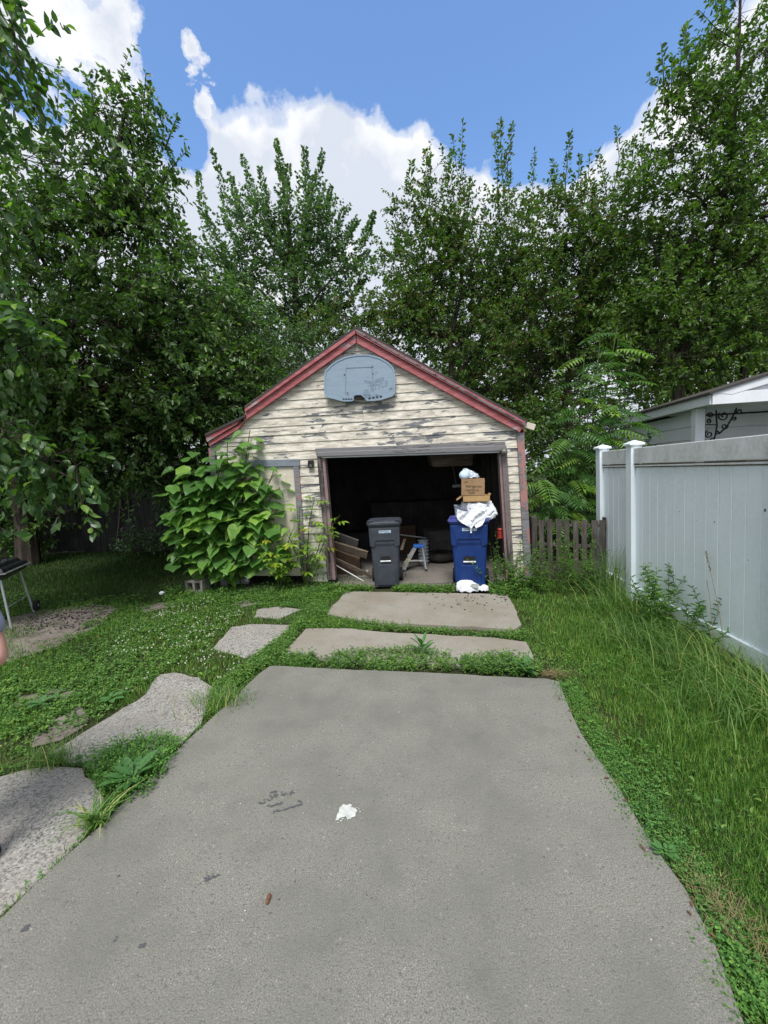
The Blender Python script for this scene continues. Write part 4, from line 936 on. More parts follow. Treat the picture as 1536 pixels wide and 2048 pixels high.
hq([(Wd, -.045, rz(0) + .02), (Wd / 2 + .002, -.045, rz(Wd / 2) + .02), (Wd / 2 + .002, -.045, rz(Wd / 2) - .14), (Wd - .25, -.045, rz(0) - .04 + .02)], (0, .04, 0), 'barge_board', M_WSIDE)
hq([(-.08, -.07, rz(-.08) + .022), (Wd / 2, -.07, rz(Wd / 2) + .022), (Wd / 2, -.05, rz(Wd / 2) + .022), (-.08, Ln + .2, rz(-.08) + .022)], (0, 0, .035), 'roof', M_SHINGLE)
hq([(Wd + .08, Ln + .2, rz(-.08) + .022), (-.08, Ln + .201, rz(-.08) + .022), (Wd / 2, -.048, rz(Wd / 2) + .022)], (0, 0, .035), 'roof', M_SHINGLE)
hq([(Wd + .08, -.07, rz(-.08) + .022), (Wd / 2 + .002, -.07, rz(Wd / 2) + .022), (Wd / 2 + .002, -.05, rz(Wd / 2) + .022), (Wd + .08, Ln + .2, rz(-.08) + .022)], (0, 0, .035), 'roof', M_SHINGLE)
wf = hb(.75, 1.65, 1.57, 1.60, ez - 1.55, ez - .62, 'window_frame', M_WSIDE)
hb(.82, 1.58, 1.562, 1.585, ez - 1.48, ez - .69, 'pane', M_GLASS, 0, wf)
m = MB(); m.hexa([HP(.2, 0, ez - .128), HP(Wd - .16, 0, ez - .128), HP(Wd - .16, 1.6, ez - .128), HP(.2, 1.6, ez - .128)], [HP(.2, 0, ez - .10), HP(Wd - .16, 0, ez - .10), HP(Wd - .16, 1.6, ez - .10), HP(.2, 1.6, ez - .10)]); m.build('porch_ceiling', M_WSIDE, nb)
br = MB()
def spiral(cx, cz, r0, turns, a0, s=1, n=18):
    return [HP(cx + r0 * (1 - .72 * i / n) * math.cos(a0 + s * turns * 2 * math.pi * i / n), .56, cz + r0 * (1 - .72 * i / n) * math.sin(a0 + s * turns * 2 * math.pi * i / n)) for i in range(n + 1)]
T = ez - .14
br.tube([HP(.225, .56, T), HP(.225, .56, T - .62)], .015, 6)
br.tube([HP(.40, .56, T - .02), HP(.42, .56, T - .28), HP(.40, .56, T - .44), HP(.36, .56, T - .60)], .014, 6)
br.tube([HP(.72, .56, T), HP(.66, .56, T - .15), HP(.58, .56, T - .30), HP(.46, .56, T - .42)], .014, 6)
br.tube([HP(.22, .56, T - .25), HP(.42, .56, T - .27)], .009, 6)
for a in ((.52, T - .12, .085, 1.3, 2.5, 1), (.54, T - .30, .055, 1.2, .5, -1), (.31, T - .10, .05, 1.2, 3.0, -1), (.30, T - .20, .04, 1.2, 1.0, 1), (.30, T - .42, .065, 1.3, 2.0, 1), (.36, T - .52, .045, 1.2, 5.0, -1), (.76, T - .06, .05, 1.2, 2.5, 1), (.68, T - .18, .035, 1.2, 1.0, -1), (.44, T - .40, .03, 1.2, 1.5, 1)):
    br.tube(spiral(*a), .012, 5)
br.build('scroll_bracket', M_IRON, nb, smooth=False)

# ------------------------------------------------------------ shed, dark fence and pale house at the back left
sa = W(168, 1085, 10.2); sb_ = W(352, 1085, 10.2); shw = sb_.x - sa.x
sh = thing('garden_shed', Vector(((sa.x + sb_.x) / 2, 10.9, 0)), 'dark boarded shed with a grey shingle roof in the shade under the left trees', 'shed')
zt_ = W(200, 958, 10.2).z
n = 16
for i in range(n):
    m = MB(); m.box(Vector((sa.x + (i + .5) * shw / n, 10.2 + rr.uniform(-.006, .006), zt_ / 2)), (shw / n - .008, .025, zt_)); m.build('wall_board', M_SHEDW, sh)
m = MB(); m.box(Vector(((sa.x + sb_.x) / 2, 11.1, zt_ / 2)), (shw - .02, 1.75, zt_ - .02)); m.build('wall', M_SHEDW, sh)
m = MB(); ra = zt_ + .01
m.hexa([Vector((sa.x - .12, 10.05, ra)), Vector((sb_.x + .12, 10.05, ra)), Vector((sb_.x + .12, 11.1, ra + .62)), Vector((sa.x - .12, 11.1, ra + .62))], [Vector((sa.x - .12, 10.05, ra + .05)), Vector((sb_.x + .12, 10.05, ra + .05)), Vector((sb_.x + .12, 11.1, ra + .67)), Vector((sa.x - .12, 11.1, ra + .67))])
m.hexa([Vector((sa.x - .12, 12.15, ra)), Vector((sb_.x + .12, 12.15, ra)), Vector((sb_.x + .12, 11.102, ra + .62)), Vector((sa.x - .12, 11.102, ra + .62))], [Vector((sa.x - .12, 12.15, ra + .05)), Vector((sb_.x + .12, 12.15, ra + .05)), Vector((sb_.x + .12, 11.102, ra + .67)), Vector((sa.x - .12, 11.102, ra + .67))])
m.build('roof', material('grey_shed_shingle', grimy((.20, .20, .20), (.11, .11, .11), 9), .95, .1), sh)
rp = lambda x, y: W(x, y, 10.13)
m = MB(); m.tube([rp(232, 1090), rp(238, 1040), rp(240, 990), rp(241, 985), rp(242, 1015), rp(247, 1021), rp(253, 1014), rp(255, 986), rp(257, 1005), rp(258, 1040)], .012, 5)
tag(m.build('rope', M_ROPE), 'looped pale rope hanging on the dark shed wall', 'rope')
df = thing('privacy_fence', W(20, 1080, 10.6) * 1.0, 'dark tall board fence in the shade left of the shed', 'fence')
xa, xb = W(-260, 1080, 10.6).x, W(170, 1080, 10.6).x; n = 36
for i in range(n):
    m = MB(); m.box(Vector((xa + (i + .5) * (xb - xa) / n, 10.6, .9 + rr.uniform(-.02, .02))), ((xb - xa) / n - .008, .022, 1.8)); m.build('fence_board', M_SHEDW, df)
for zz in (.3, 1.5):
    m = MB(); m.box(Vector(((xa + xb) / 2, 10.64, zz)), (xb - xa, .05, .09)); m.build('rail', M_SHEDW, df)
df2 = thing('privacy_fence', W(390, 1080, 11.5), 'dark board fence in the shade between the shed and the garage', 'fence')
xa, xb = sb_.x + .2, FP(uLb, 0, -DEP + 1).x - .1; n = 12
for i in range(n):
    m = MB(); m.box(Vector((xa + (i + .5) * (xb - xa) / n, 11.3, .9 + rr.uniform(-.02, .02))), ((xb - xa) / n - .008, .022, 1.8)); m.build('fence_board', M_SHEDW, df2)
ph = thing('pale_house', W(60, 900, 20), 'pale house glimpsed through the leaves far left', 'house')
a = W(-120, 900, 20); b_ = W(200, 900, 20)
m = MB(); m.box(Vector(((a.x + b_.x) / 2, 23, 1.7)), (b_.x - a.x, 6, 3.4)); m.build('wall', M_HOUSE, ph)
m = MB(); m.hexa([Vector((a.x - .4, 19.6, 3.4)), Vector((b_.x + .4, 19.6, 3.4)), Vector((b_.x + .4, 23, 5.4)), Vector((a.x - .4, 23, 5.4))], [Vector((a.x - .4, 19.6, 3.55)), Vector((b_.x + .4, 19.6, 3.55)), Vector((b_.x + .4, 23, 5.55)), Vector((a.x - .4, 23, 5.55))]); m.build('roof', M_SHINGLE, ph)
for k in (.25, .7):
    xw = a.x + (b_.x - a.x) * k; m = MB(); m.box(Vector((xw, 19.97, 1.9)), (1.1, .08, 1.3)); wf = m.build('window', M_WSIDE, ph)
    m = MB(); m.box(Vector((xw, 19.93, 1.9)), (.92, .05, 1.12)); m.build('pane', M_GLASS, wf)

# ------------------------------------------------------------ grill, cinder block
ga = G(11, 1258); gb = G(56, 1226); gd = (gb - ga); gl_ = gd.length; gd.normalize(); gs = Vector((gd.y, -gd.x, 0))   # gs: to the right
gr = thing('charcoal_grill', ga + gd * gl_ / 2 - gs * .28, 'black rectangular charcoal grill on metal legs at the left edge of the yard', 'grill')
gc = ga + gd * gl_ / 2 - gs * .27
Zr = .675
def gp3(a, b_, z): return gc + gd * a + gs * b_ + GZ * z
hl, hw = gl_ / 2 + .02, .33
rect = lambda k, z, dx=0: [gp3(-hl * k - dx, -hw * k - dx, z), gp3(hl * k + dx, -hw * k - dx, z), gp3(hl * k + dx, hw * k + dx, z), gp3(-hl * k - dx, hw * k + dx, z)]
m = MB(); m.loft([rect(.72, .56), rect(.95, .62), rect(1.0, Zr - .012)]); m.build('bowl', M_ENAMEL, gr, bevel=.012)
m = MB(); m.loft([rect(1.0, Zr - .010, .03), rect(1.0, Zr + .004, .03)]); m.build('rim', M_GALV, gr, bevel=.003)
m = MB(); m.loft([rect(1.0, Zr + .005, .012), rect(.97, Zr + .05), rect(.86, Zr + .056), rect(.80, Zr + .098), rect(.66, Zr + .104)]); m.build('lid', M_ENAMEL, gr, bevel=.008)
m = MB(); m.tube([gp3(-.1, hw * .62, Zr + .10), gp3(-.1, hw * .7, Zr + .14), gp3(.1, hw * .7, Zr + .14), gp3(.1, hw * .62, Zr + .10)], .008, 6); m.build('handle', M_BLACK, gr)
for a, b_ in ((-1, 1), (1, 1), (-1, -1), (1, -1)):
    m = MB(); m.tube([gp3(a * hl * .78, b_ * hw * .80, .60), gp3(a * hl * .98, b_ * hw * 1.0, .0 if b_ * 1 < 2 else .08)], .013, 8); m.build('leg', M_GALV, gr)
for b_ in (1, -1):
    c0 = gp3(hl + .04, b_ * (hw + .02), .075); m = MB(); m.tube([c0 - gs * .02, c0 + gs * .02], .075, 16); wh = m.build('wheel', M_RUBBER, gr)
    m = MB(); m.tube([c0 - gs * .023, c0 + gs * .023], .02, 8); m.build('hub', M_GALV, wh)
m = MB(); m.box(gp3(0, 0, .22), (.03, .03, .03)); m.tube([gp3(-hl * .9, hw * .92, .25), gp3(hl * .9, hw * .92, .25)], .006, 5); m.build('brace', M_GALV, gr)

cb = G(391, 1186); t = thing('cinder_block', cb, 'mossy grey cinder block lying beside the large-leaved shrub', 'block')
M = Matrix.Rotation(R(-12), 3, 'Z'); cz_ = cb + Vector((0, .1, 0))
m = MB()
L_, H_, D_ = .29, .185, .20
for sx in (-1, 0, 1): m.box(cz_ + M @ Vector((sx * (L_ / 2 - .02), 0, H_ / 2)), (.04, D_, H_), M)
for (x_) in (-.5, .5):
    for zq in (.018, H_ - .018): m.box(cz_ + M @ Vector((x_ * (L_ / 2 - .02), .0, zq)), (L_ / 2 - .063, D_ - .006, .036), M)
m.build('block', M_BLOCK, t, bevel=.004)
# ------------------------------------------------------------ trees
def P3(px, py, Y): return np.array(W(px, py, Y))
BLADE = MB()
def single_leaf_mesh(name, m, kind='oval', L=1.0, Wd=.56):
    if kind == 'heart':
        out = [(0, 0, 0), (.20, -.07, .0), (.42, .04, .015), (.50, .25, .03), (.40, .50, .02), (.20, .78, -.03), (0, 1.0, -.12)]
        v = [(0, 0, .0), (0, .25, -.04), (0, .5, -.05), (0, .78, -.08), (0, 1.0, -.16)]
        r = [(x, y, z) for x, y, z in out[1:6]]; l = [(-x, y, z) for x, y, z in out[1:6]]
        V = v + r + l; F = []
        for o, s in ((5, 1), (10, -1)):
            fs = [(0, o, o + 1, 1), (1, o + 1, o + 2), (1, o + 2, o + 3, 2), (2, o + 3, o + 4, 3), (3, o + 4, 4)]
            F += [q if s == 1 else q[::-1] for q in fs]
        V = [(x * Wd, y * L, z * L) for x, y, z in V]
    elif kind == 'oval':
        V = [(0, 0, 0), (.30 * Wd, .12 * L, .02), (.5 * Wd, .38 * L, .05), (.36 * Wd, .72 * L, .02), (0, L, -.12), (-.36 * Wd, .72 * L, .02), (-.5 * Wd, .38 * L, .05), (-.30 * Wd, .12 * L, .02), (0, .38 * L, 0), (0, .72 * L, -.04)]
        F = [(0, 1, 2, 8), (8, 2, 3, 9), (9, 3, 4), (0, 8, 6, 7), (8, 9, 5, 6), (9, 4, 5)]
    elif kind == 'frond':                        # a long feathery leaf: a midrib with paired leaflets
        V = []; F = []
        n = 9
        ctr = lambda t: (0, t, .22 * t - .42 * t * t)
        for i in range(n):
            t = .16 + .80 * i / (n - 1); c = ctr(t); ll = .33 * (1 - .45 * abs(t - .45))
            for s in (-1, 1):
                k = len(V); dx, dy = s * ll * .93, ll * .36
                V += [c, (c[0] + dx * .35, c[1] + dy * .35 + .045, c[2] - .004), (c[0] + dx, c[1] + dy, c[2] - .11 * ll / .3), (c[0] + dx * .45, c[1] + dy * .45 - .04, c[2] - .004)]
                F.append((k, k + 1, k + 2, k + 3) if s < 0 else (k + 3, k + 2, k + 1, k))
        c = ctr(1.0); k = len(V); c0 = ctr(.95); V += [c0, (.035, 1.05, c[2]), (0, 1.2, c[2] - .08), (-.035, 1.05, c[2])]; F.append((k, k + 1, k + 2, k + 3))
        for i in range(6):
            a, b_ = ctr(i / 6), ctr((i + 1) / 6); k = len(V); V += [(-.007, a[1], a[2]), (.007, a[1], a[2]), (.007, b_[1], b_[2]), (-.007, b_[1], b_[2])]; F.append((k, k + 1, k + 2, k + 3))
    elif kind == 'tri':                          # three to five drooping leaflets on a stalk
        V = []; F = []
        def lf(ox, oy, oz, ang, ll, ww, dr):
            k = len(V); ca, sa = math.cos(ang), math.sin(ang)
            for a, b_, h in ((0, 0, 0), (.35, .5, .02), (.7, .4, -.03), (1, 0, -dr), (.7, -.4, -.03), (.35, -.5, .02)):
                x, y = a * ll, b_ * ww; V.append((ox + y * ca + x * sa, oy + x * ca - y * sa, oz + h))
            F.extend([(k, k + 3, k + 2, k + 1), (k, k + 5, k + 4, k + 3)])
        lf(0, .55, .02, 0, .46, .24, .14); lf(0, .48, .02, 1.15, .40, .20, .14); lf(0, .48, .02, -1.15, .40, .20, .14); lf(0, .25, .01, 1.3, .34, .17, .12); lf(0, .25, .01, -1.3, .34, .17, .12)
        k = len(V); V += [(-.01, 0, 0), (.01, 0, 0), (.008, .6, .02), (-.008, .6, .02)]; F.append((k, k + 1, k + 2, k + 3))
    me = bpy.data.meshes.new(name); me.from_pydata(V, [], F); me.materials.append(m); me.update(); return me
def place_leaf(name, me, parent, P, D, N, sc):
    D = Vector(D).normalized(); N = Vector(N); N = (N - D * N.dot(D)).normalized(); X = D.cross(N)
    o = bpy.data.objects.new(name, me); C.objects.link(o); o.parent = parent
    P = Vector(P) - world_loc(parent)
    o.matrix_local = Matrix(((X.x * sc, D.x * sc, N.x * sc, P.x), (X.y * sc, D.y * sc, N.y * sc, P.y), (X.z * sc, D.z * sc, N.z * sc, P.z), (0, 0, 0, 1)))
    return o
ZUP = np.array([0, 0, 1.0])
def tree(name, label, trunk, blobs, mt, leafL, leafW, per=14, tw=.5, upk=.35, droop=.25, clump=26, spread=.30, kind='oval', group=None, shoots=(), limbs=(), single=0, smesh=None, trunk_m=None, stuff=None, cat='tree', jit=.25, shell=.45, hang=0.0):
    """trunk: [(point, radius)]; blobs: [(centre, (rx, ry, rz), twigs)]; shoots: [(foot, tip, leaves, spread)]"""
    base = Vector(trunk[0][0]); t = thing(name, base, label, cat, group)
    wood = MB(); wood.tube([p for p, _ in trunk], [r_ for _, r_ in trunk], 9)
    tp = np.array([np.array(p) for p, _ in trunk]); tr_ = [r_ for _, r_ in trunk]
    for pts, r0, r1 in limbs:
        wood.tube(pts, [lin(r0, r1, i / (len(pts) - 1)) for i in range(len(pts))], 6)
    TB, TD, TL = [], [], []
    tw_geo = Geo()
    for c, rad, n in blobs:
        c = np.array(c); rad = np.array(rad); ns = max(1, n // clump)
        dirs = rand_dir(ns); rr_ = rng.random(ns) ** shell; sub = c + dirs * rad * rr_[:, None]
        # a limb from the trunk to the clump group, then branches to each clump
        hi = tp[:, 2] < c[2] + .2
        cand = tp[hi] if hi.any() else tp[:1]
        k = int(np.argmin(np.linalg.norm(cand - c, axis=1))) if len(cand) > 1 else 0
        s0 = cand[k]; L_ = np.linalg.norm(c - s0); mid = (s0 + c) / 2 + np.array([0, 0, .10 * L_]) + rng.normal(0, .05 * L_, 3)
        rl = min(tr_[min(k, len(tr_) - 1)] * .62, .035 + .012 * L_)
        wood.tube([s0, lin(s0, mid, .5) + rng.normal(0, .02 * L_, 3), mid, lin(mid, c, .5) + rng.normal(0, .03 * L_, 3), c], [rl, rl * .85, rl * .65, rl * .45, rl * .28], 6)
        for q in sub:
            m_ = (c + q) / 2 + rng.normal(0, .08, 3) * np.linalg.norm(q - c); wood.tube([lin(mid, c, .6), m_, q], [rl * .32, rl * .2, .008], 4, False)
        cl = rng.integers(0, ns, n); off = rng.normal(0, 1, (n, 3)) * (rad * spread)
        p = sub[cl] + off
        outw = unit((p - c) / rad)
        d = unit(outw * .7 + ZUP * upk + rng.normal(0, .45, (n, 3)))
        TB.append(p); TD.append(d); TL.append(tw * (.55 + .9 * rng.random(n)))
    TB = np.concatenate(TB) if TB else np.zeros((0, 3)); TD = np.concatenate(TD) if TD else np.zeros((0, 3)); TL = np.concatenate(TL) if TL else np.zeros(0)
    n = len(TB)
    cones(tw_geo, TB - TD * TL[:, None] * .35, TB + TD * TL[:, None], .0045 + .004 * TL)
    q = np.tile(np.linspace(.08, 1.0, per), (n, 1)) + rng.uniform(-.05, .05, (n, per))
    P = (TB[:, None, :] + TD[:, None, :] * (q * TL[:, None])[..., None] - ZUP * (hang * (q ** 2) * TL[:, None])[..., None]).reshape(-1, 3)
    Dt = np.repeat(TD, per, 0)
    a = rng.normal(size=(len(P), 3)); side = unit(a - Dt * (a * Dt).sum(1, keepdims=True))
    D = unit(Dt * .55 + side * .85 - ZUP * droop)
    N = unit(ZUP * .75 + rng.normal(0, .55, (len(P), 3)))
    LL = leafL * rng.uniform(.65, 1.2, len(P)); 
    for s0, s1, nl, sp in shoots:
        s0 = np.array(s0); s1 = np.array(s1); u = np.sort(rng.random(nl)); ax = s1 - s0; bend = rng.normal(0, .04, 3) * np.linalg.norm(ax)
        pp = s0 + ax * u[:, None] + bend * (np.sin(u * 3.1))[:, None]
        wood.tube([s0, (s0 + s1) / 2 + bend, s1], [.014, .01, .004], 4, False)
        dd = rand_dir(nl); dd = unit(dd - unit(ax) * (dd @ unit(ax))[:, None]); w_ = sp * (1.05 - u) * (.6 + .55 * np.sin(u * 19 + sp * 40) ** 2)
        pp = pp + dd * (w_ * rng.random(nl))[:, None]
        P = np.concatenate([P, pp]); D = np.concatenate([D, unit(dd * .9 + unit(ax) * .55 - ZUP * droop * .5)]); N = np.concatenate([N, unit(ZUP * .4 + rng.normal(0, .6, (nl, 3)))])
        LL = np.concatenate([LL, leafL * rng.uniform(.7, 1.2, nl)])
    rest = np.ones(len(P), bool)
    wood.build('trunk', trunk_m or M_BARK, t)
    tag(tw_geo.build('twigs', trunk_m or M_BARK, t), kind='stuff')
    if single:
        v = P - np.array(EYE); z_ = v @ np.array(fw); sx = v @ np.array(rt) / z_ * FPX; sy = -(v @ np.array(up)) / z_ * FPX
        dist = np.linalg.norm(v, axis=1); ok = (z_ > .3) & (np.abs(sx) < 790) & (np.abs(sy) < 1040)
        score = np.where(ok, LL / dist, 0); idx = np.argsort(-score)[:single]; rest[idx] = False
        for i in idx: place_leaf('leaf', smesh, t, P[i], D[i], N[i], float(LL[i]))
    crown = Geo(); add_leaves(crown, P[rest], D[rest], N[rest], LL[rest], LL[rest] * leafW, kind)
    tag(crown.build('crown', mt, t), kind='stuff')
    if stuff: tag(t, kind='stuff')
    return t
def pblob(px, py, Y, rx, ry, rzm, n): return (P3(px, py, Y), (rx * Y / FPX, rzm, ry * Y / FPX), n)
def gpt(x, y, z=0): return Vector((x, y, z))

me_elm = single_leaf_mesh('leaf', L_ELMO, 'oval', 1, .52)
me_near = single_leaf_mesh('leaf', L_NEARO, 'oval', 1, .58)
# the big tree over the left of the yard
b0 = W(50, 1080, 9.0)
tk = [(gpt(b0.x, b0.y, -.05), .24), (gpt(b0.x + .05, b0.y, .9), .19), (gpt(b0.x + .25, b0.y - .2, 1.9), .17), (Vector(P3(150, 640, 8.0)), .14), (Vector(P3(190, 480, 7.8)), .10), (Vector(P3(230, 330, 7.6)), .06), (Vector(P3(250, 220, 7.6)), .02)]
tree('left_tree', 'big dense dark green tree filling the left of the yard above the shed', tk,
     [pblob(220, 240, 7.5, 66, 60, .5, 75), pblob(120, 330, 7.4, 110, 80, .9, 130), pblob(275, 340, 7.6, 66, 70, .5, 80), pblob(60, 470, 7.0, 110, 100, 1.0, 150),
      pblob(220, 470, 7.5, 130, 100, 1.0, 280), pblob(310, 455, 7.8, 62, 65, .5, 110), pblob(120, 620, 6.8, 150, 120, 1.1, 340), pblob(300, 610, 7.4, 130, 110, 1.0, 320), pblob(400, 630, 8.0, 75, 70, .6, 150), pblob(480, 650, 8.4, 60, 40, .5, 70), pblob(500, 730, 8.6, 50, 35, .4, 60),
      pblob(210, 760, 6.9, 180, 100, 1.1, 400), pblob(390, 760, 7.7, 110, 100, .9, 280), pblob(60, 790, 6.6, 110, 90, .9, 200), pblob(455, 740, 8.6, 60, 80, .6, 120),
      pblob(290, 880, 7.3, 140, 70, .9, 270), pblob(390, 850, 7.6, 55, 70, .5, 90), pblob(150, 885, 7.0, 110, 60, .8, 150), pblob(340, 940, 7.5, 60, 35, .5, 60), pblob(480, 800, 8.8, 50, 50, .4, 60)],
     L_ELM, .095, .52, per=18, tw=.48, upk=-.02, droop=.40, clump=14, spread=.26, single=300, smesh=me_elm, hang=.25,
     shoots=[(P3(300, 260, 7.5), P3(205, 135, 7.4), 60, .10), (P3(290, 270, 7.5), P3(292, 145, 7.5), 60, .12), (P3(330, 300, 7.6), P3(355, 232, 7.6), 40, .08), (P3(190, 250, 7.4), P3(180, 165, 7.4), 40, .08), (P3(320, 380, 7.7), P3(375, 300, 7.7), 40, .1)],
     limbs=[([P3(150, 640, 8.0), P3(200, 470, 7.6), P3(245, 405, 7.4), P3(300, 395, 7.3)], .07, .02), ([P3(130, 700, 7.9), P3(180, 610, 7.0), P3(240, 580, 6.7)], .05, .012), ([P3(120, 800, 8.0), P3(160, 640, 6.9), P3(280, 660, 6.8), P3(310, 680, 6.8)], .05, .01)])
Y = 9.6
tree('understorey_thicket', 'dark leafy thicket in deep shade behind the grill', [(gpt(W(40, 1080, Y).x, Y, -.05), .08), (gpt(W(40, 980, Y).x, Y, .9), .05), (gpt(W(60, 900, Y).x, Y, 1.8), .02)],
     [pblob(-40, 960, Y, 110, 90, .5, 190), pblob(70, 930, Y, 90, 60, .5, 150), pblob(60, 1040, Y, 100, 50, .4, 150), pblob(-60, 1060, Y, 90, 60, .4, 120), pblob(150, 900, Y, 70, 40, .4, 80), pblob(330, 930, 9.2, 80, 40, .4, 110), pblob(390, 990, 9.2, 45, 60, .3, 80)],
     L_FAR, .10, .55, per=15, tw=.4, upk=.2, droop=.25, clump=14, spread=.30, cat='thicket')
# the near tree whose branches droop into the frame from the left
b0 = Vector((-5.6, 4.6, -.05))
tk = [(b0, .2), (b0 + Vector((.1, 0, 1.5)), .16), (b0 + Vector((.25, -.1, 2.8)), .13), (b0 + Vector((.4, -.2, 4.4)), .09), (b0 + Vector((.7, -.3, 6.0)), .03)]
tree('mulberry_tree', 'near broad-leaved tree drooping in from the left edge above the grill', tk,
     [pblob(-60, 60, 4.6, 95, 110, .5, 80), pblob(-50, 620, 4.6, 75, 60, .5, 40), pblob(50, 690, 4.9, 60, 40, .4, 22), pblob(10, 865, 4.4, 70, 35, .4, 28), pblob(100, 915, 4.6, 50, 28, .35, 22), pblob(-25, 1010, 3.5, 26, 14, .15, 5), pblob(-150, 350, 4.6, 120, 200, .8, 120), pblob(-190, 780, 4.4, 80, 140, .8, 80)],
     L_NEAR, .125, .58, per=9, tw=.36, upk=-.25, droop=.75, clump=7, spread=.36, single=300, smesh=me_near, hang=.45,
     shoots=[(P3(105, 930, 4.6), P3(124, 1055, 4.55), 24, .07), (P3(150, 930, 4.6), P3(192, 1070, 4.6), 30, .07), (P3(80, 930, 4.6), P3(100, 1010, 4.6), 14, .07), (P3(-20, 1045, 3.5), P3(52, 1082, 3.45), 13, .05), (P3(20, 40, 4.5), P3(40, 120, 4.4), 16, .08), (P3(0, 90, 4.5), P3(85, 190, 4.4), 26, .08), (P3(-30, 130, 4.5), P3(30, 220, 4.4), 24, .1), (P3(10, -40, 4.5), P3(58, 50, 4.4), 20, .08)],
     limbs=[([b0 + Vector((.25, -.1, 2.8)), P3(-30, 880, 4.5), P3(90, 930, 4.6), P3(150, 960, 4.6)], .03, .006), ([b0 + Vector((.2, -.1, 2.0)), P3(-120, 1000, 3.7), P3(-10, 1045, 3.5)], .02, .005), ([b0 + Vector((.7, -.3, 5.6)), P3(-60, 20, 4.6), P3(20, 60, 4.5)], .03, .006)])
# maple behind, middle
b0 = W(590, 960, 16); Y = 16
tk = [(gpt(b0.x, b0.y, -.05), .26), (Vector(P3(592, 800, Y)), .2), (Vector(P3(596, 650, Y)), .15), (Vector(P3(585, 520, Y)), .10), (Vector(P3(570, 400, Y)), .05), (Vector(P3(556, 300, Y)), .012)]
sh_ = []
for x, y, x1, y1, k_ in ((552, 282, 575, 560, 1), (608, 294, 590, 560, 1), (484, 312, 540, 590, .9), (425, 300, 500, 600, .9), (646, 302, 610, 580, 1), (690, 415, 620, 620, .9), (748, 425, 650, 620, .9), (520, 335, 560, 560, .8), (578, 330, 585, 560, .8), (662, 372, 620, 580, .8), (398, 345, 490, 610, .9), (716, 440, 640, 600, .8), (458, 345, 530, 600, .8), (630, 350, 600, 560, .8), (738, 500, 650, 640, .8), (728, 560, 640, 660, .8), (410, 430, 500, 640, .8), (430, 500, 520, 660, .8), (700, 610, 620, 680, .6)):
    sh_.append((P3(x1, y1, Y), P3(x, y, Y), int(560 * k_), .60 * k_))
tree('maple_tree', 'spiky-topped maple standing behind the garage against the cloud', tk,
     [pblob(560, 440, Y, 80, 55, 1.4, 110), pblob(480, 470, Y, 60, 60, 1.2, 80), pblob(640, 470, Y, 60, 55, 1.2, 80), pblob(570, 530, Y, 110, 50, 1.6, 150), pblob(690, 530, Y, 45, 50, 1.0, 50), pblob(450, 550, Y, 60, 60, 1.2, 80), pblob(570, 610, Y, 120, 50, 1.6, 170), pblob(480, 620, Y, 75, 50, 1.2, 100), pblob(650, 610, Y, 60, 40, 1.0, 60), pblob(540, 690, Y, 120, 40, 1.4, 120), pblob(640, 650, Y, 70, 35, 1, 60)],
     L_MAPLE, .125, .8, per=16, tw=.5, upk=.6, droop=.15, clump=8, spread=.24, shoots=sh_, kind='diamond')
# crab apples behind the garage roof
Y = 13.2
b0 = W(905, 960, Y)
tk = [(gpt(b0.x, b0.y, -.05), .12), (Vector(P3(905, 800, Y)), .10), (Vector(P3(900, 680, Y)), .075), (Vector(P3(925, 580, Y)), .05), (Vector(P3(915, 460, Y)), .03), (Vector(P3(905, 380, Y)), .012)]
sh_ = [(P3(930, 420, Y), P3(926, 236, Y), 119, 0.20), (P3(925, 400, Y), P3(905, 268, Y), 68, 0.18), (P3(1010, 430, Y), P3(1000, 240, Y), 187, 0.33), (P3(1020, 420, Y), P3(1026, 246, Y), 153, 0.29), (P3(990, 420, Y), P3(985, 262, Y), 119, 0.22), (P3(1075, 440, Y), P3(1070, 298, Y), 102, 0.22), (P3(860, 420, Y), P3(850, 298, Y), 153, 0.33), (P3(830, 420, Y), P3(825, 320, Y), 119, 0.29), (P3(895, 400, Y), P3(900, 308, Y), 102, 0.22), (P3(800, 480, Y), P3(792, 400, Y), 85, 0.26), (P3(790, 520, Y), P3(766, 500, Y), 68, 0.22)]
tree('crabapple_tree', 'reddish-tinged crab apple with upright shoots behind the right roof slope', tk,
     [pblob(855, 410, Y, 55, 75, .9, 90), pblob(925, 430, Y, 55, 60, .8, 70), pblob(1000, 450, Y, 60, 80, .9, 110), pblob(880, 510, Y, 90, 55, 1.1, 190), pblob(960, 560, Y, 110, 60, 1.2, 220), pblob(830, 590, Y, 75, 50, 1, 150), pblob(1040, 560, Y, 60, 70, .9, 150), pblob(900, 660, Y, 150, 55, 1.2, 330), pblob(1010, 690, Y, 90, 60, 1, 220), pblob(790, 640, Y, 70, 35, .9, 90), pblob(980, 780, Y, 80, 60, 1, 120), pblob(700, 640, Y + 1, 75, 30, .9, 100), pblob(630, 660, Y + 1, 60, 30, .8, 70)],
     L_CRAB, .105, .55, per=19, tw=.48, upk=.35, droop=.15, clump=9, spread=.21, shoots=sh_,
     limbs=[([P3(910, 700, Y), P3(985, 600, Y), P3(960, 520, Y), P3(935, 440, Y)], .07, .015), ([P3(905, 760, Y), P3(1000, 640, Y), P3(1030, 560, Y)], .06, .015)])
Y = 11.6
b0 = W(1128, 980, Y)
tk = [(gpt(b0.x, b0.y, -.05), .11), (Vector(P3(1130, 800, Y)), .09), (Vector(P3(1150, 690, Y)), .07), (Vector(P3(1160, 580, Y)), .05), (Vector(P3(1170, 460, Y)), .03), (Vector(P3(1160, 360, Y)), .012)]
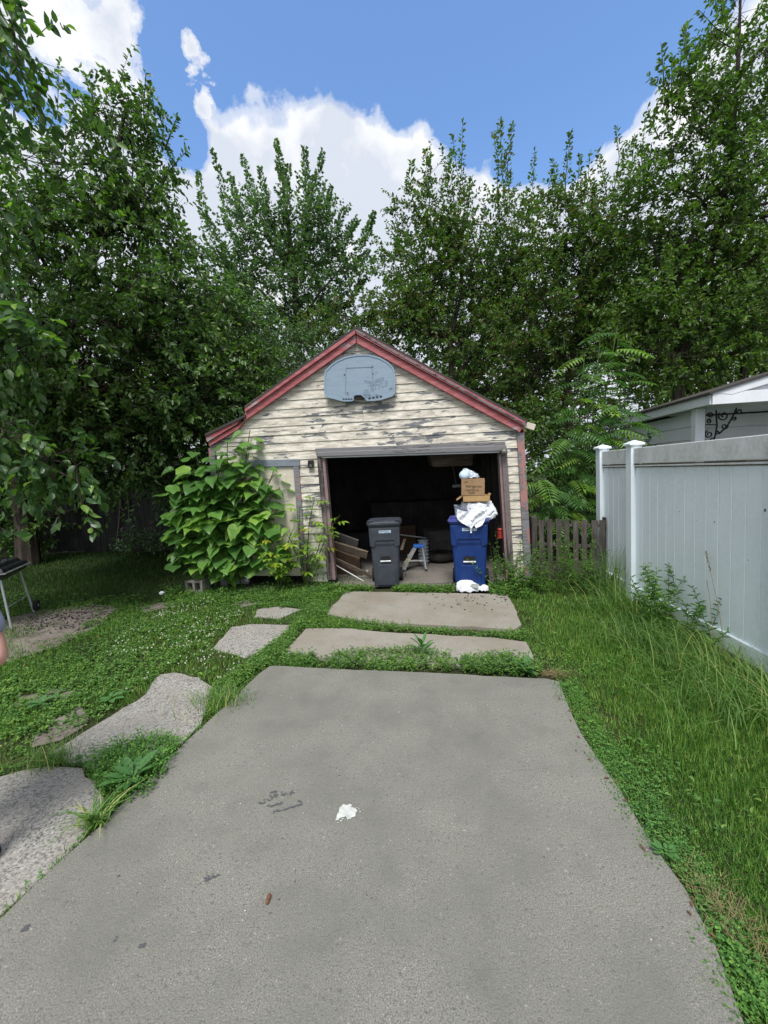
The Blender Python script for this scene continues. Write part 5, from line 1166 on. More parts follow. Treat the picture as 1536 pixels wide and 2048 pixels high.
sh_ = [(P3(1130, 420, Y), P3(1142, 262, Y), 153, 0.22), (P3(1140, 420, Y), P3(1160, 310, Y), 102, 0.22), (P3(1110, 420, Y), P3(1105, 315, Y), 102, 0.20), (P3(1225, 400, Y), P3(1231, 256, Y), 85, 0.18), (P3(1215, 400, Y), P3(1195, 300, Y), 102, 0.22), (P3(1255, 400, Y), P3(1270, 270, Y), 102, 0.22), (P3(1170, 400, Y), P3(1180, 305, Y), 85, 0.20), (P3(1290, 400, Y), P3(1292, 225, Y), 68, 0.15)]
tree('crabapple_tree', 'crab apple with thick brownish foliage right of the garage roof', tk,
     [pblob(1130, 450, Y, 60, 65, .8, 100), pblob(1215, 430, Y, 70, 65, .8, 110), pblob(1160, 540, Y, 110, 65, 1, 290), pblob(1260, 530, Y, 70, 75, .8, 160), pblob(1100, 640, Y, 90, 75, .9, 210), pblob(1220, 640, Y, 100, 65, .9, 240), pblob(1070, 740, Y, 80, 80, .8, 220), pblob(1170, 720, Y, 70, 45, .8, 80), pblob(1090, 840, Y, 60, 60, .7, 150), pblob(1020, 800, Y + .5, 50, 40, .6, 80)],
     L_CRAB, .10, .55, per=18, tw=.46, upk=.3, droop=.15, clump=9, spread=.21, shoots=sh_,
     limbs=[([P3(1140, 760, Y), P3(1110, 640, Y), P3(1060, 560, Y)], .06, .015), ([P3(1150, 700, Y), P3(1210, 590, Y), P3(1250, 500, Y)], .06, .015)])
# tall tree on the right
Y = 9.8
b0 = W(1352, 1000, Y)
tk = [(gpt(b0.x, b0.y, -.05), .16), (Vector(P3(1352, 850, Y)), .14), (Vector(P3(1362, 720, Y)), .115), (Vector(P3(1400, 590, Y)), .09), (Vector(P3(1440, 450, Y)), .07), (Vector(P3(1462, 300, Y)), .05), (Vector(P3(1475, 160, Y)), .045), (Vector(P3(1480, 20, Y)), .025), (Vector(P3(1485, -120, Y)), .01)]
sh_ = [(P3(1360, 200, Y), P3(1375, 48, Y), 119, 0.22), (P3(1330, 210, Y), P3(1322, 85, Y), 93, 0.22), (P3(1395, 210, Y), P3(1390, 80, Y), 102, 0.22), (P3(1345, 230, Y), P3(1345, 110, Y), 102, 0.24), (P3(1320, 280, Y), P3(1295, 215, Y), 37, 0.11), (P3(1470, 80, Y), P3(1398, 20, Y), 51, 0.15), (P3(1470, 100, Y), P3(1420, 60, Y), 51, 0.15), (P3(1455, 60, Y), P3(1440, -40, Y), 68, 0.18)]
tree('tall_tree', 'tall airy tree with dark arching limbs rising at the right edge', tk,
     [pblob(1480, 30, Y, 60, 80, .8, 70), pblob(1540, 90, Y, 80, 120, .9, 110), pblob(1450, 170, Y, 70, 70, .8, 80), pblob(1355, 180, Y, 45, 55, .5, 50), pblob(1400, 280, Y, 90, 60, .9, 100), pblob(1500, 280, Y, 80, 90, .9, 110), pblob(1340, 370, Y, 70, 60, .8, 70), pblob(1440, 400, Y, 110, 70, 1, 230), pblob(1540, 430, Y, 80, 100, .9, 130), pblob(1360, 480, Y, 80, 60, .9, 150), pblob(1470, 530, Y, 100, 60, 1, 220), pblob(1340, 580, Y, 80, 60, .9, 190), pblob(1560, 600, Y, 90, 90, 1, 110), pblob(1440, 640, Y, 110, 50, 1, 190), pblob(1345, 715, 9.3, 80, 40, .5, 80), pblob(1450, 700, 9.2, 90, 35, .5, 80), pblob(1520, 660, 9.2, 70, 40, .5, 60), pblob(1300, 660, Y, 70, 60, .8, 170)],
     L_ASH, .105, .52, per=16, tw=.46, upk=.2, droop=.22, clump=8, spread=.21, shoots=sh_,
     limbs=[([P3(1380, 650, Y), P3(1350, 540, Y), P3(1390, 460, Y), P3(1480, 420, Y), P3(1560, 400, Y)], .08, .03), ([P3(1420, 540, Y), P3(1500, 480, Y), P3(1580, 470, Y)], .06, .03), ([P3(1370, 700, Y), P3(1330, 570, Y), P3(1300, 470, Y)], .05, .015), ([P3(1480, 800, Y), P3(1500, 600, Y), P3(1505, 440, Y), P3(1495, 300, Y)], .07, .02)])
Y = 14.5
b0 = W(1400, 980, Y)
tree('yellow_green_tree', 'yellow-green tree glowing behind the white house', [(gpt(b0.x, b0.y, -.05), .16), (Vector(P3(1400, 820, Y)), .13), (Vector(P3(1405, 700, Y)), .07), (Vector(P3(1405, 620, Y)), .02)],
     [pblob(1330, 740, Y, 90, 70, 1, 170), pblob(1430, 720, Y, 100, 70, 1.2, 200), pblob(1530, 680, Y, 90, 80, 1.2, 180), pblob(1270, 660, Y, 70, 60, 1, 110), pblob(1600, 720, Y, 90, 80, 1, 120), pblob(1500, 560, Y, 90, 50, 1.0, 70)],
     L_LIME, .13, .62, per=20, tw=.5, upk=.2, droop=.2, clump=10, spread=.26)
# bluish understorey tree left of the garage
Y = 10.2
b0 = W(470, 1000, Y)
tree('understorey_tree', 'small blue-green tree close behind the left roof slope', [(gpt(b0.x, b0.y, -.05), .10), (Vector(P3(480, 850, Y)), .08), (Vector(P3(500, 740, Y)), .05), (Vector(P3(510, 650, Y)), .015)],
     [pblob(500, 660, Y, 65, 50, .8, 110), pblob(545, 720, Y, 60, 45, .7, 110), pblob(470, 750, Y, 70, 60, .8, 140), pblob(430, 830, Y, 60, 50, .7, 100), pblob(590, 690, Y + 1, 40, 30, .5, 40), pblob(430, 700, Y, 60, 60, .7, 90)],
     L_BLUE, .085, .5, per=16, tw=.45, upk=.2, droop=.2, clump=10, spread=.26)
# far-off wood behind everything: one mass nobody could count
fb_ = []
for i in range(34):
    x = -260 + i * 62 + rng.uniform(-20, 20); Y = rng.uniform(21, 27); top = (690 if x < 760 else 520) + 45 * math.sin(i * 1.7)
    y = top
    while y < 960: fb_.append(pblob(x, y + 40, Y, 60, 45, 1.4, 46)); y += 72
tree('background_wood', None, [(gpt(0, 24, -.05), .1), (gpt(0, 24, 2.5), .05)], fb_, L_FAR, .26, .62, per=13, tw=.8, upk=.2, droop=.2, clump=9, spread=.32, kind='diamond', stuff=True, cat=None)
# ------------------------------------------------------------ shrubs and tall weeds, each a thing
def stems_mesh(paths, m, parent, name='stem', n=5):
    q = MB()
    for pts, r0, r1 in paths: q.tube(pts, [lin(r0, r1, i / (len(pts) - 1)) for i in range(len(pts))], n, False)
    return q.build(name, m, parent)
# big heart-leaved shrub beside the side door
me_cat = single_leaf_mesh('leaf', L_CAT, 'heart', 1.0, 1.0)
def bent(me, k, w_, nm):                          # the same leaf, folded and curled differently
    m2 = me.copy(); m2.name = nm
    for v in m2.vertices: v.co.z += k * (abs(v.co.x) ** 1.3) - (.30 * k) * v.co.y ** 2; v.co.x *= w_ * (1 - .12 * math.sin(v.co.y * 9))
    return m2
me_cats = [me_cat, bent(me_cat, .45, .92, 'leaf'), bent(me_cat, -.35, 1.05, 'leaf')]
sb0 = G(462, 1172); cs = thing('catalpa_shrub', sb0, 'bright green bushy shrub with big heart-shaped leaves in front of the garage side door', 'shrub')
rs = random.Random(21); paths = []; nleaf = 0
for i in range(20):
    ang = rs.uniform(0, 6.28); tx_, tz_ = None, None
    px, py = ((500, 860), (455, 880), (430, 905), (390, 900), (485, 905), (520, 935), (365, 935), (345, 975), (400, 960), (455, 950), (340, 1030), (530, 985), (375, 1060), (410, 1010), (480, 1030), (560, 1010), (360, 1100), (548, 940), (560, 975), (530, 960))[i]
    Yd = sb0.y - .12 + rs.uniform(-.35, .25); 
    if px < 480 or True: Yd = min(Yd, GB.y + .25)
    top = W(px, py, Yd); base = sb0 + Vector((rs.uniform(-.25, .25), rs.uniform(-.1, .15), 0))
    mid = lin(base, top, .5) + Vector((rs.uniform(-.05, .05), 0, .12)); paths.append(([base, mid, top], .014, .006))
    hgt = (top - base).length
    k = int(7 + hgt * 10)
    for j in range(k):
        u = .14 + .86 * (j + rs.random() * .5) / k
        p = lin(lin(base, mid, u), lin(mid, top, u), u)
        a = j * 2.4 + rs.uniform(-.4, .4) + i; out = Vector((math.cos(a), math.sin(a) - .55, 0)).normalized()
        L = rs.uniform(.17, .27) * (1 if u < .9 else .75); st = rs.uniform(.08, .22)
        pb = p + out * st + Vector((0, 0, rs.uniform(-.02, .05)))
        if pb.z < .10: continue
        paths.append(([p, pb], .004, .003))
        dr = rs.uniform(.1, .65); place_leaf('leaf', me_cats[rs.randrange(3)], cs, pb, out + Vector((0, 0, -dr)), Vector((out.x * .3 + rs.uniform(-.35, .35), -.50 + rs.uniform(-.25, .25), 1)), L); nleaf += 1
# lower skirt of leaves towards the viewer
for i in range(110):
    px = rs.uniform(335, 590); py = rs.uniform(960, 1140)
    if px > 530 and py < 1040: continue
    p = W(px, py, sb0.y - .30 + rs.uniform(-.12, .12)); out = Vector((rs.uniform(-.8, .8), -1, 0)).normalized()
    place_leaf('leaf', me_cats[rs.randrange(3)], cs, p, out + Vector((0, 0, -rs.uniform(.15, .9))), Vector((out.x * .3 + rs.uniform(-.3, .3), -.55 + rs.uniform(-.25, .25), 1)), rs.uniform(.16, .25)); q_ = p + Vector((rs.uniform(-.05, .05), .22, -.05)); paths.append(([q_, p], .004, .003))
stems_mesh(paths, M_STEM, cs)
# yellow-green saplings between side door and doorway
me_box = single_leaf_mesh('leaf', L_BOX, 'tri', 1.0, 1.0)
def sapling(label, px, py, tips, me, Lr, name='box_elder_sapling', nper=11, seed=1, grp=None, dropk=.45, matst=None):
    r2 = random.Random(seed); b = G(px, py); t = thing(name, b, label, 'sapling', grp); paths = []
    for (x, y, dy) in tips:
        top = W(x, y, b.y + dy); mid = lin(b, top, .55) + Vector((r2.uniform(-.05, .05), 0, .10 * (top - b).length)); paths.append(([b, lin(b, mid, .5), mid, lin(mid, top, .5) + Vector((0, 0, .03)), top], .012, .003))
        for j in range(nper):
            u = .25 + .75 * (j + r2.random() * .6) / nper; p = lin(lin(b, mid, u), lin(mid, top, u), u); a = j * 2.4 + r2.uniform(-.5, .5)
            out = Vector((math.cos(a), math.sin(a) - .3, .15)).normalized()
            place_leaf('leaf', me, t, p, out + Vector((0, 0, -r2.uniform(0, dropk))), Vector((out.x * .2 + r2.uniform(-.2, .2), r2.uniform(-.3, .1), 1)), r2.uniform(*Lr))
    stems_mesh(paths, matst or M_STEM, t); return t
sapling('yellow-green sapling with drooping leaflets between side door and open doorway', 612, 1172, [(632, 985, -.05), (680, 1030, -.25), (600, 1010, -.2), (655, 1050, -.2), (575, 1070, -.3)], me_box, (.15, .24), seed=4, nper=10)
sapling('low sapling with yellowing leaves under the side door', 560, 1176, [(520, 1075, -.25), (570, 1085, -.3), (590, 1050, -.25), (560, 1120, -.3), (590, 1110, -.3), (540, 1110, -.3)], me_box, (.13, .21), seed=9, nper=9)
# feathery sapling right of the garage
me_sum = single_leaf_mesh('leaf', L_SUMAC, 'frond')
bS = W(1150, 1165, 7.6)
def frondtree(label, base, tips, seed, Lr, nper):
    r2 = random.Random(seed); t = thing('walnut_sapling', base, label, 'sapling'); paths = []
    for (x, y, Yd, n) in tips:
        top = W(x, y, Yd); mid = lin(base, top, .6) + Vector((r2.uniform(-.1, .1), 0, .1)); paths.append(([base, lin(base, mid, .5), mid, top], .022, .007))
        for j in range(n):
            u = .50 + .5 * (j + r2.random() * .5) / n; p = lin(lin(base, mid, u), lin(mid, top, u), u); a = j * 2.2 + r2.uniform(-.5, .5)
            out = Vector((math.cos(a), math.sin(a) * .7 - .5, r2.uniform(-.45, .15))).normalized()
            place_leaf('leaf', me_sum, t, p, out, Vector((out.x * .3, out.y * .3 - .25, 1)), r2.uniform(*Lr))
    stems_mesh(paths, M_STEM, t); return t
frondtree('tall sapling with long feathery leaves between the garage and the white fence', bS, [(1200, 680, 7.6, 13), (1235, 650, 7.8, 11), (1170, 700, 7.7, 11), (1235, 800, 7.3, 14), (1265, 830, 7.2, 10), (1160, 830, 7.2, 11), (1130, 860, 7.3, 12), (1180, 770, 7.7, 10), (1255, 750, 7.8, 9), (1215, 870, 7.4, 9), (1150, 930, 7.3, 8), (1080, 950, 7.2, 9)], 5, (.42, .66), 10)
frondtree('low sapling with feathery leaves in the shade behind the picket fence', W(1110, 1165, 7.2), [(1075, 960, 7.0, 8), (1120, 980, 6.9, 9), (1160, 960, 7.0, 8), (1190, 940, 7.1, 8), (1185, 1000, 7.2, 6), (1100, 1010, 7.0, 6)], 8, (.38, .55), 10)
# dark hedge that closes the view behind the picket fence
tree('hedge', 'dark hedge in deep shade behind the feathery saplings', [(gpt(W(1140, 1100, 9.0).x, 9.0, -.05), .08), (gpt(W(1140, 1000, 9.0).x, 9.0, 1.0), .05)],
     [pblob(1080, 1000, 9.0, 60, 90, .4, 130), pblob(1150, 1000, 9.0, 60, 90, .4, 130), pblob(1220, 990, 9.0, 60, 90, .4, 130), pblob(1280, 960, 9.2, 60, 90, .4, 100), pblob(1100, 890, 9.2, 70, 60, .4, 80)], L_FAR, .11, .6, per=13, tw=.4, clump=12, spread=.3, kind='diamond', cat='hedge')
tree('shade_shrub', 'dim shrub at the foot of the shed and the garage corner', [(gpt(W(385, 1120, 9.4).x, 9.4, -.05), .05), (gpt(W(385, 1080, 9.4).x, 9.4, .5), .03)],
     [pblob(330, 1090, 9.3, 60, 35, .4, 80), pblob(400, 1080, 9.2, 50, 50, .4, 90), pblob(280, 1105, 9.5, 40, 20, .3, 30)], L_BLUE, .09, .5, per=12, tw=.3, clump=8, spread=.3, kind='diamond', cat='shrub')

def weed(label, px, py, n, h, leafL, leafW, seed, mt, name='weed', spread=.25, per=26, lean=(0, 0), cat='weed', top=True, base=None, stemr=.004):
    r3 = np.random.default_rng(seed); b = base if base is not None else G(px, py); t = thing(name, b, label, cat); geo = Geo(); paths = []
    for i in range(n):
        hh = h * r3.uniform(.55, 1.0); f0 = np.array(b) + np.append(r3.normal(0, spread * .35, 2), 0); tip = f0 + np.append(r3.normal(0, spread * .6, 2) + np.array(lean) * hh, hh)
        mid = (f0 + tip) / 2 + np.append(r3.normal(0, .03, 2), .04 * hh); paths.append(([f0, mid, tip], stemr, .0015))
        k = int(per * hh / h); u = np.sort(r3.uniform(.06, 1, k)); uu = u[:, None]
        p = (f0 * (1 - uu) + mid * uu) * (1 - uu) + (mid * (1 - uu) + tip * uu) * uu
        a = np.arange(k) * 2.4 + r3.uniform(-.4, .4, k); d = np.stack([np.cos(a), np.sin(a), r3.uniform(.1, .9, k)], 1)
        ll = leafL * (1.05 - .5 * u) * r3.uniform(.7, 1.2, k); add_leaves(geo, p, d, np.stack([-np.cos(a) * .5, -np.sin(a) * .5, np.ones(k)], 1), ll, ll * leafW, 'oval')
    stems_mesh(paths, M_STEM, t, n=4); tag(geo.build('foliage', mt, t), kind='stuff'); return t
weed('willow-leaved weed clump against the white fence', 1345, 1262, 16, .62, .095, .24, 31, L_WEED, spread=.30, per=34)
weed('smaller willow-leaved weed clump nearest along the white fence', 1405, 1290, 11, .52, .09, .24, 32, L_WEED, spread=.22, per=30)
weed('thin tall weed spire standing in front of the side door', 566, 1172, 4, 1.22, .07, .16, 33, L_WEED, spread=.10, per=80)
weed('slender leafy weed by the left door jamb', 640, 1172, 7, .62, .07, .25, 34, L_WEED, spread=.22, per=30)
weed('leafy weed clump at the foot of the right door jamb', 1022, 1180, 22, .58, .075, .38, 35, L_WEED, spread=.32, per=30)
weed('tall wispy weed beside the blue bin', 995, 1172, 5, .90, .07, .3, 36, L_WEED, spread=.12, per=26)
weed('weed clump climbing the left end of the picket fence', 1082, 1182, 18, .66, .07, .32, 37, L_WEED, spread=.28, per=30)
weed('thick weed clump hiding the middle of the picket fence', 1150, 1184, 28, .80, .075, .28, 38, L_WEED, spread=.30, per=34)
weed('weed clump at the foot of the white fence end post', 1188, 1190, 10, .55, .07, .28, 39, L_WEED, spread=.22, per=28)
# grass tufts with long arching blades
def tuft(label, px, py, n, h, wd, seed, mt=None, spread=.10, arch=.6, name='grass_tuft', cat='grass tuft', base=None, direction=None):
    r3 = np.random.default_rng(seed); b = base if base is not None else G(px, py); t = thing(name, b, label, cat); geo = Geo()
    a = r3.uniform(0, 6.28, n); f0 = np.array(b) + np.stack([r3.normal(0, spread, n), r3.normal(0, spread * .8, n), np.zeros(n)], 1)
    o = np.stack([np.cos(a), np.sin(a), np.zeros(n)], 1)
    if direction is not None: o = unit(o * .6 + np.array(direction))
    hh = h * r3.uniform(.5, 1.1, n); sd_ = np.cross(o, ZUP); w_ = wd * r3.uniform(.7, 1.2, n)
    q = [0, .35, .7, 1.0]; V = []
    ar = arch * r3.uniform(.4, 1.3, n)
    for u in q:
        c_ = f0 + o * (hh * ar * u ** 1.8)[:, None] + ZUP * (hh * (u - .35 * ar * u ** 2.6))[:, None]; V += [c_ - sd_ * (w_ * (1 - u) * .5 + .0003)[:, None], c_ + sd_ * (w_ * (1 - u) * .5 + .0003)[:, None]]
    V = np.stack(V, 1); off = (np.arange(n) * 8)[:, None, None]; geo.add(V.reshape(-1, 3), (np.array([[0, 1, 3, 2], [2, 3, 5, 4], [4, 5, 7, 6]]) + off).reshape(-1, 4))
    tag(geo.build('blades', mt or L_TALL, t), kind='stuff'); return t
tuft('upright tuft of coarse grass at the end of the white fence', 1222, 1196, 90, .70, .012, 51, arch=.25, spread=.07)
tuft('long arching grass spilling from the fence near the end post', 1245, 1222, 260, .45, .007, 52, arch=1.1, spread=.22, direction=(-.5, -.2, 0))
tuft('long arching grass under the willow-leaved weeds', 1335, 1290, 300, .40, .007, 53, arch=1.15, spread=.26, direction=(-.45, -.1, 0))
tuft('olive grass flopping over the foot of the fence panel', 1430, 1345, 320, .38, .006, 54, arch=1.1, spread=.24, direction=(-.45, .1, 0))
tuft('grass flopping from the fence foot at the right edge of the frame', 1520, 1430, 320, .36, .006, 55, arch=1.1, spread=.24, direction=(-.4, 0, 0))
tuft('tuft of grass in the joint between two path slabs', 105, 1522, 170, .13, .005, 56, arch=1.1, spread=.07)
tuft('star of broad grass blades beside the near path slab', 192, 1648, 60, .17, .013, 57, arch=1.2, spread=.03)
tuft('ragged grass in the gap between the driveway and the path slab', 440, 1405, 330, .12, .005, 58, arch=.9, spread=.10)
# seed stalks standing in front of the fence
def stalk(label, px, py, tip, Yt, seed):
    r3 = np.random.default_rng(seed); b = G(px, py); t = thing('grass_stalk', b, label, 'grass stalk'); top = np.array(W(*tip, Yt)); b_ = np.array(b)
    mid = (b_ + top) / 2 + np.array([.01, 0, .03]); stems_mesh([([b_, mid, top], .0028, .0012)], M_STRAW, t, n=4)
    geo = Geo(); n = 46; u = r3.uniform(.80, 1.0, n)[:, None]; p = lin(lin(b_, mid, u), lin(mid, top, u), u); d = unit((top - mid) * .9 + r3.normal(0, .12, (n, 3))); add_leaves(geo, p, d, r3.normal(size=(n, 3)), .022, .006, 'diamond'); geo.build('seed_head', M_STRAW, t)
stalk('leaning seed stalk tallest in front of the fence boards', 1455, 1330, (1412, 1105), 3.5, 61)
stalk('thin seed stalk leaning left of the bent one', 1432, 1325, (1404, 1100), 3.7, 62)
stalk('seed stalk leaning right near the frame edge', 1468, 1340, (1512, 1185), 3.3, 63)
stalk('low seed stalk at the right edge of the frame', 1500, 1360, (1540, 1275), 3.1, 64)
# broad-leaved dock in the slab joint
def rosette(label, px, py, n, L, wd, seed, name='dock_plant', cat='weed', lift=.5):
    r3 = np.random.default_rng(seed); b = np.array(G(px, py)); t = thing(name, Vector(b), label, cat); geo = Geo(); a = np.arange(n) * 2.4 + r3.uniform(-.3, .3, n)
    e = r3.uniform(.15, 1.0, n) * lift; d = np.stack([np.cos(a), np.sin(a), e + .15], 1); p0 = b + np.stack([np.cos(a) * .015, np.sin(a) * .015, .01 + e * .05], 1)
    ll = L * r3.uniform(.6, 1.15, n); ww = ll * wd; P = p0; D = unit(d); N = unit(ZUP - D * D[:, 2:3]); Sd = np.cross(D, N); V = []
    for u, k, z in ((0, .06, 0), (.25, .30, 0), (.45, .5, -.01), (.7, .42, -.06), (.88, .24, -.13), (1, 0, -.2)):
        c_ = P + D * (ll * u)[:, None] + N * (ll * z)[:, None]; wv = r3.uniform(.85, 1.15, n) * k
        V += [c_ - Sd * (ww * wv)[:, None] + N * (ll * .05)[:, None], c_, c_ + Sd * (ww * wv)[:, None] + N * (ll * .05)[:, None]]
    V = np.stack(V, 1); F = []
    for i in range(5): F += [[3 * i, 3 * i + 1, 3 * i + 4, 3 * i + 3], [3 * i + 1, 3 * i + 2, 3 * i + 5, 3 * i + 4]]
    off = np.arange(n) * 18
    me0 = None
    for i in range(n):
        q = Geo(); q.add(V[i], np.array(F)); o = q.build('leaf', L_DOCK, t, True)
    return t
rosette('broad-leaved dock in the joint between driveway and path', 268, 1566, 24, .135, .36, 71, lift=.7)
rosette('small rosette of yellow-green leaves on the left lawn', 82, 1412, 12, .09, .5, 72, 'plantain', lift=.4)
rosette('rosette of yellow-green leaves beside the middle path slab', 222, 1402, 10, .08, .5, 73, 'plantain', lift=.4)
rosette('leafy rosette at the far end of the weedy driveway joint', 845, 1310, 10, .15, .28, 74, 'dock_plant', lift=1.6)
rosette('flat rosette at the right end of the weedy driveway joint', 1050, 1345, 12, .12, .36, 75, 'dock_plant', lift=.5)
rosette('small broad-leaved rosette at the lower right lawn edge', 1332, 1712, 11, .042, .55, 76, 'plantain', lift=.4)

# ------------------------------------------------------------ lawn, clover, weeds in the joints: nobody could count them
ALLP = SLABS + PAVERS
def bare(x, y, extra=()):
    m = np.zeros(len(x), bool)
    for p in list(ALLP) + list(extra): m |= inside(p, x, y)
    return m
def sample(n, x0, x1, y0, y1, pw=1.25):          # denser towards the near end of the yard
    u = rng.random(n); e = 1 - pw - 1e-4
    y = (y0 ** e + u * (y1 ** e - y0 ** e)) ** (1 / e); return rng.uniform(x0, x1, n), y
def vnoise(x, y, f, seed):                        # smooth pseudo-noise in -1..1
    s = seed * 1.7; return (np.sin(x * f + s + 1.3 * np.sin(y * f * .7 + s)) + np.sin(y * f * 1.3 - s + 1.1 * np.sin(x * f * .9 - s)) + np.sin((x + y) * f * .6 + 2 * s)) / 3
def grass(name, x, y, h, wd, mt, lean=.45, z=-.03):
    n = len(x); a = rng.uniform(0, 6.28, n); le = rng.random(n) * lean * 2; D = unit(np.stack([np.cos(a) * le, np.sin(a) * le, np.ones(n)], 1)); g_ = Geo()
    N = np.stack([np.cos(a), np.sin(a), np.zeros(n)], 1); add_leaves(g_, np.stack([x, y, np.full(n, z)], 1), D, N, h, wd, 'blade', curl=.3)
    return tag(g_.build(name, mt), kind='stuff')
drv_r = lambda y: np.interp(y, [.3] + [p[1] for p in sorted([near_poly[i] for i in range(4, 12)], key=lambda q: q[1])] + [4.2, 6.2], [near_poly[12][0]] + [p[0] for p in sorted([near_poly[i] for i in range(4, 12)], key=lambda q: q[1])] + [SLABS[1][5][0], SLABS[2][4][0] + .1])
fence_x = lambda y: p1.x + (y - p1.y) * vd.x / vd.y
x, y = sample(230000, -.2, 4.0, .75, 6.4, 1.35)
edge = drv_r(y) + .03 * vnoise(x, y, 14, 3) + .02; ok = (x > edge) & (x < fence_x(y) - .02) & ~bare(x, y)
bald = (vnoise(x, y, 5, 8) > .62) & (rng.random(len(x)) < .35); ok &= ~bald
x, y = x[ok], y[ok]
h = .048 * (1 + .35 * vnoise(x, y, 3.1, 5)) * rng.uniform(.6, 1.4, len(x)) * np.clip(.45 + (x - drv_r(y)) * 1.6, .45, 1.15) * np.where(fence_x(y) - x < .5, 1.5, 1.0)
grass('right_lawn', x, y, h, .0026 * (1 + .22 * y) * rng.uniform(.6, 1.4, len(x)), L_GRASS, .85)
x, y = sample(1700, .2, 4.0, .8, 5.5, 1.3); ok = (x > drv_r(y) + .25) & (x < fence_x(y) - .05); x, y = x[ok], y[ok]
grass('pale_long_grass', x, y, .14 * rng.uniform(.6, 1.4, len(x)), .0028 * (1 + .2 * y), L_TALL, 1.2)
# left lawn
lx = lambda y: np.interp(y, [.6, 1.3, 1.9, 2.6, 3.3, 4.2, 5.6, 6.2], [-2.2, -1.5, -1.1, -.95, -.85, -.85, -.75, -.75])
x, y = sample(190000, -8.5, .2, 1.3, 10.5, 1.3)
ok = (x < lx(y) + .25) & ~bare(x, y, [q for q in DIRT2]); dd = inside(DIRT, x, y); ok &= ~(dd & (rng.random(len(x)) < .86 + .5 * vnoise(x, y, 4.5, 3)))
pt = vnoise(x, y, 3.4, 2); ok &= ~((pt > .38) & (rng.random(len(x)) < .75) & (y < 5.2)); x, y = x[ok], y[ok]
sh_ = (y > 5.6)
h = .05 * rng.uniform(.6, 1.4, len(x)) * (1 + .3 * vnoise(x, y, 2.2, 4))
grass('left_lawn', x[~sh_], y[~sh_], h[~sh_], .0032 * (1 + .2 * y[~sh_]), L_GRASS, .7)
grass('lawn_darkened_as_shade', x[sh_], y[sh_], h[sh_] * 1.4, .0034 * (1 + .28 * y[sh_]), L_SHADE, .6)  # back of the yard: blades take the greens with shade painted in
x, y = sample(30000, -.9, .2, 3.2, 6.6, 1.0); ok = (x < -.25) & ~bare(x, y) ; ok &= (vnoise(x, y, 6, 9) > -.1); x, y = x[ok], y[ok]
grass('joint_grass', x, y, .06 * rng.uniform(.5, 1.4, len(x)), .004, L_GRASS, .8)

def clover(name, x, y, size, mt=None, hgt=.05):
    n = len(x); a = rng.uniform(0, 6.28, n); zc = rng.uniform(.25, 1.0, n) * hgt - .02; g_ = Geo(); s = size * rng.uniform(.6, 1.25, n)
    til = rng.normal(0, .22, (n, 3))
    for k in range(3):
        t = a + k * 2.094; D = np.stack([np.cos(t), np.sin(t), np.full(n, .05)], 1) + til * .5; add_leaves(g_, np.stack([x, y, zc], 1), D, np.stack([-.3 * np.cos(t), -.3 * np.sin(t), np.ones(n)], 1) + til, s, s * .85, 'oval', curl=.0, fold=.1)
    return tag(g_.build(name, mt or L_CLOVER), kind='stuff')
x, y = sample(26000, -7, -.4, 1.5, 6.6, 1.3); ok = (x < lx(y) + .45) & ~bare(x, y) & ~inside(DIRT, x, y) & (vnoise(x, y, 2.6, 6) > -.15); x, y = x[ok], y[ok]
clover('clover_patch', x, y, .010 * (1 + .09 * y))
x, y = sample(24000, -.2, 3.6, .8, 6.2, 1.35); ok = (x > drv_r(y) - .02 + .03 * vnoise(x, y, 14, 3)) & (x < fence_x(y) - .1) & ~bare(x, y) & ((vnoise(x, y, 3.3, 7) > .05) | (x < drv_r(y) + .12)) & (vnoise(x, y, 9, 4) > -.25); x, y = x[ok], y[ok]
clover('clover_patch', x, y, .0085 * (1 + .10 * y))
# clover heads
CL = gp([(230, 1290), (330, 1225), (420, 1205), (500, 1240), (420, 1300), (500, 1325), (445, 1385), (330, 1345), (280, 1390), (200, 1440), (160, 1400)])
cx = np.array(CL); x = rng.uniform(cx[:, 0].min(), cx[:, 0].max(), 900); y = rng.uniform(cx[:, 1].min(), cx[:, 1].max(), 900); ok = inside(CL, x, y) & ~bare(x, y) & (vnoise(x, y, 4, 12) > -.25); x, y = x[ok][:230], y[ok][:230]
g_ = Geo(); n = len(x); P = np.stack([x, y, rng.uniform(.05, .09, n)], 1)
for k in range(9):
    D = rand_dir(n) + ZUP * .25; add_leaves(g_, P, D, rand_dir(n), .009, .007, 'diamond')
tag(g_.build('clover_flowers', M_PETAL), kind='stuff')
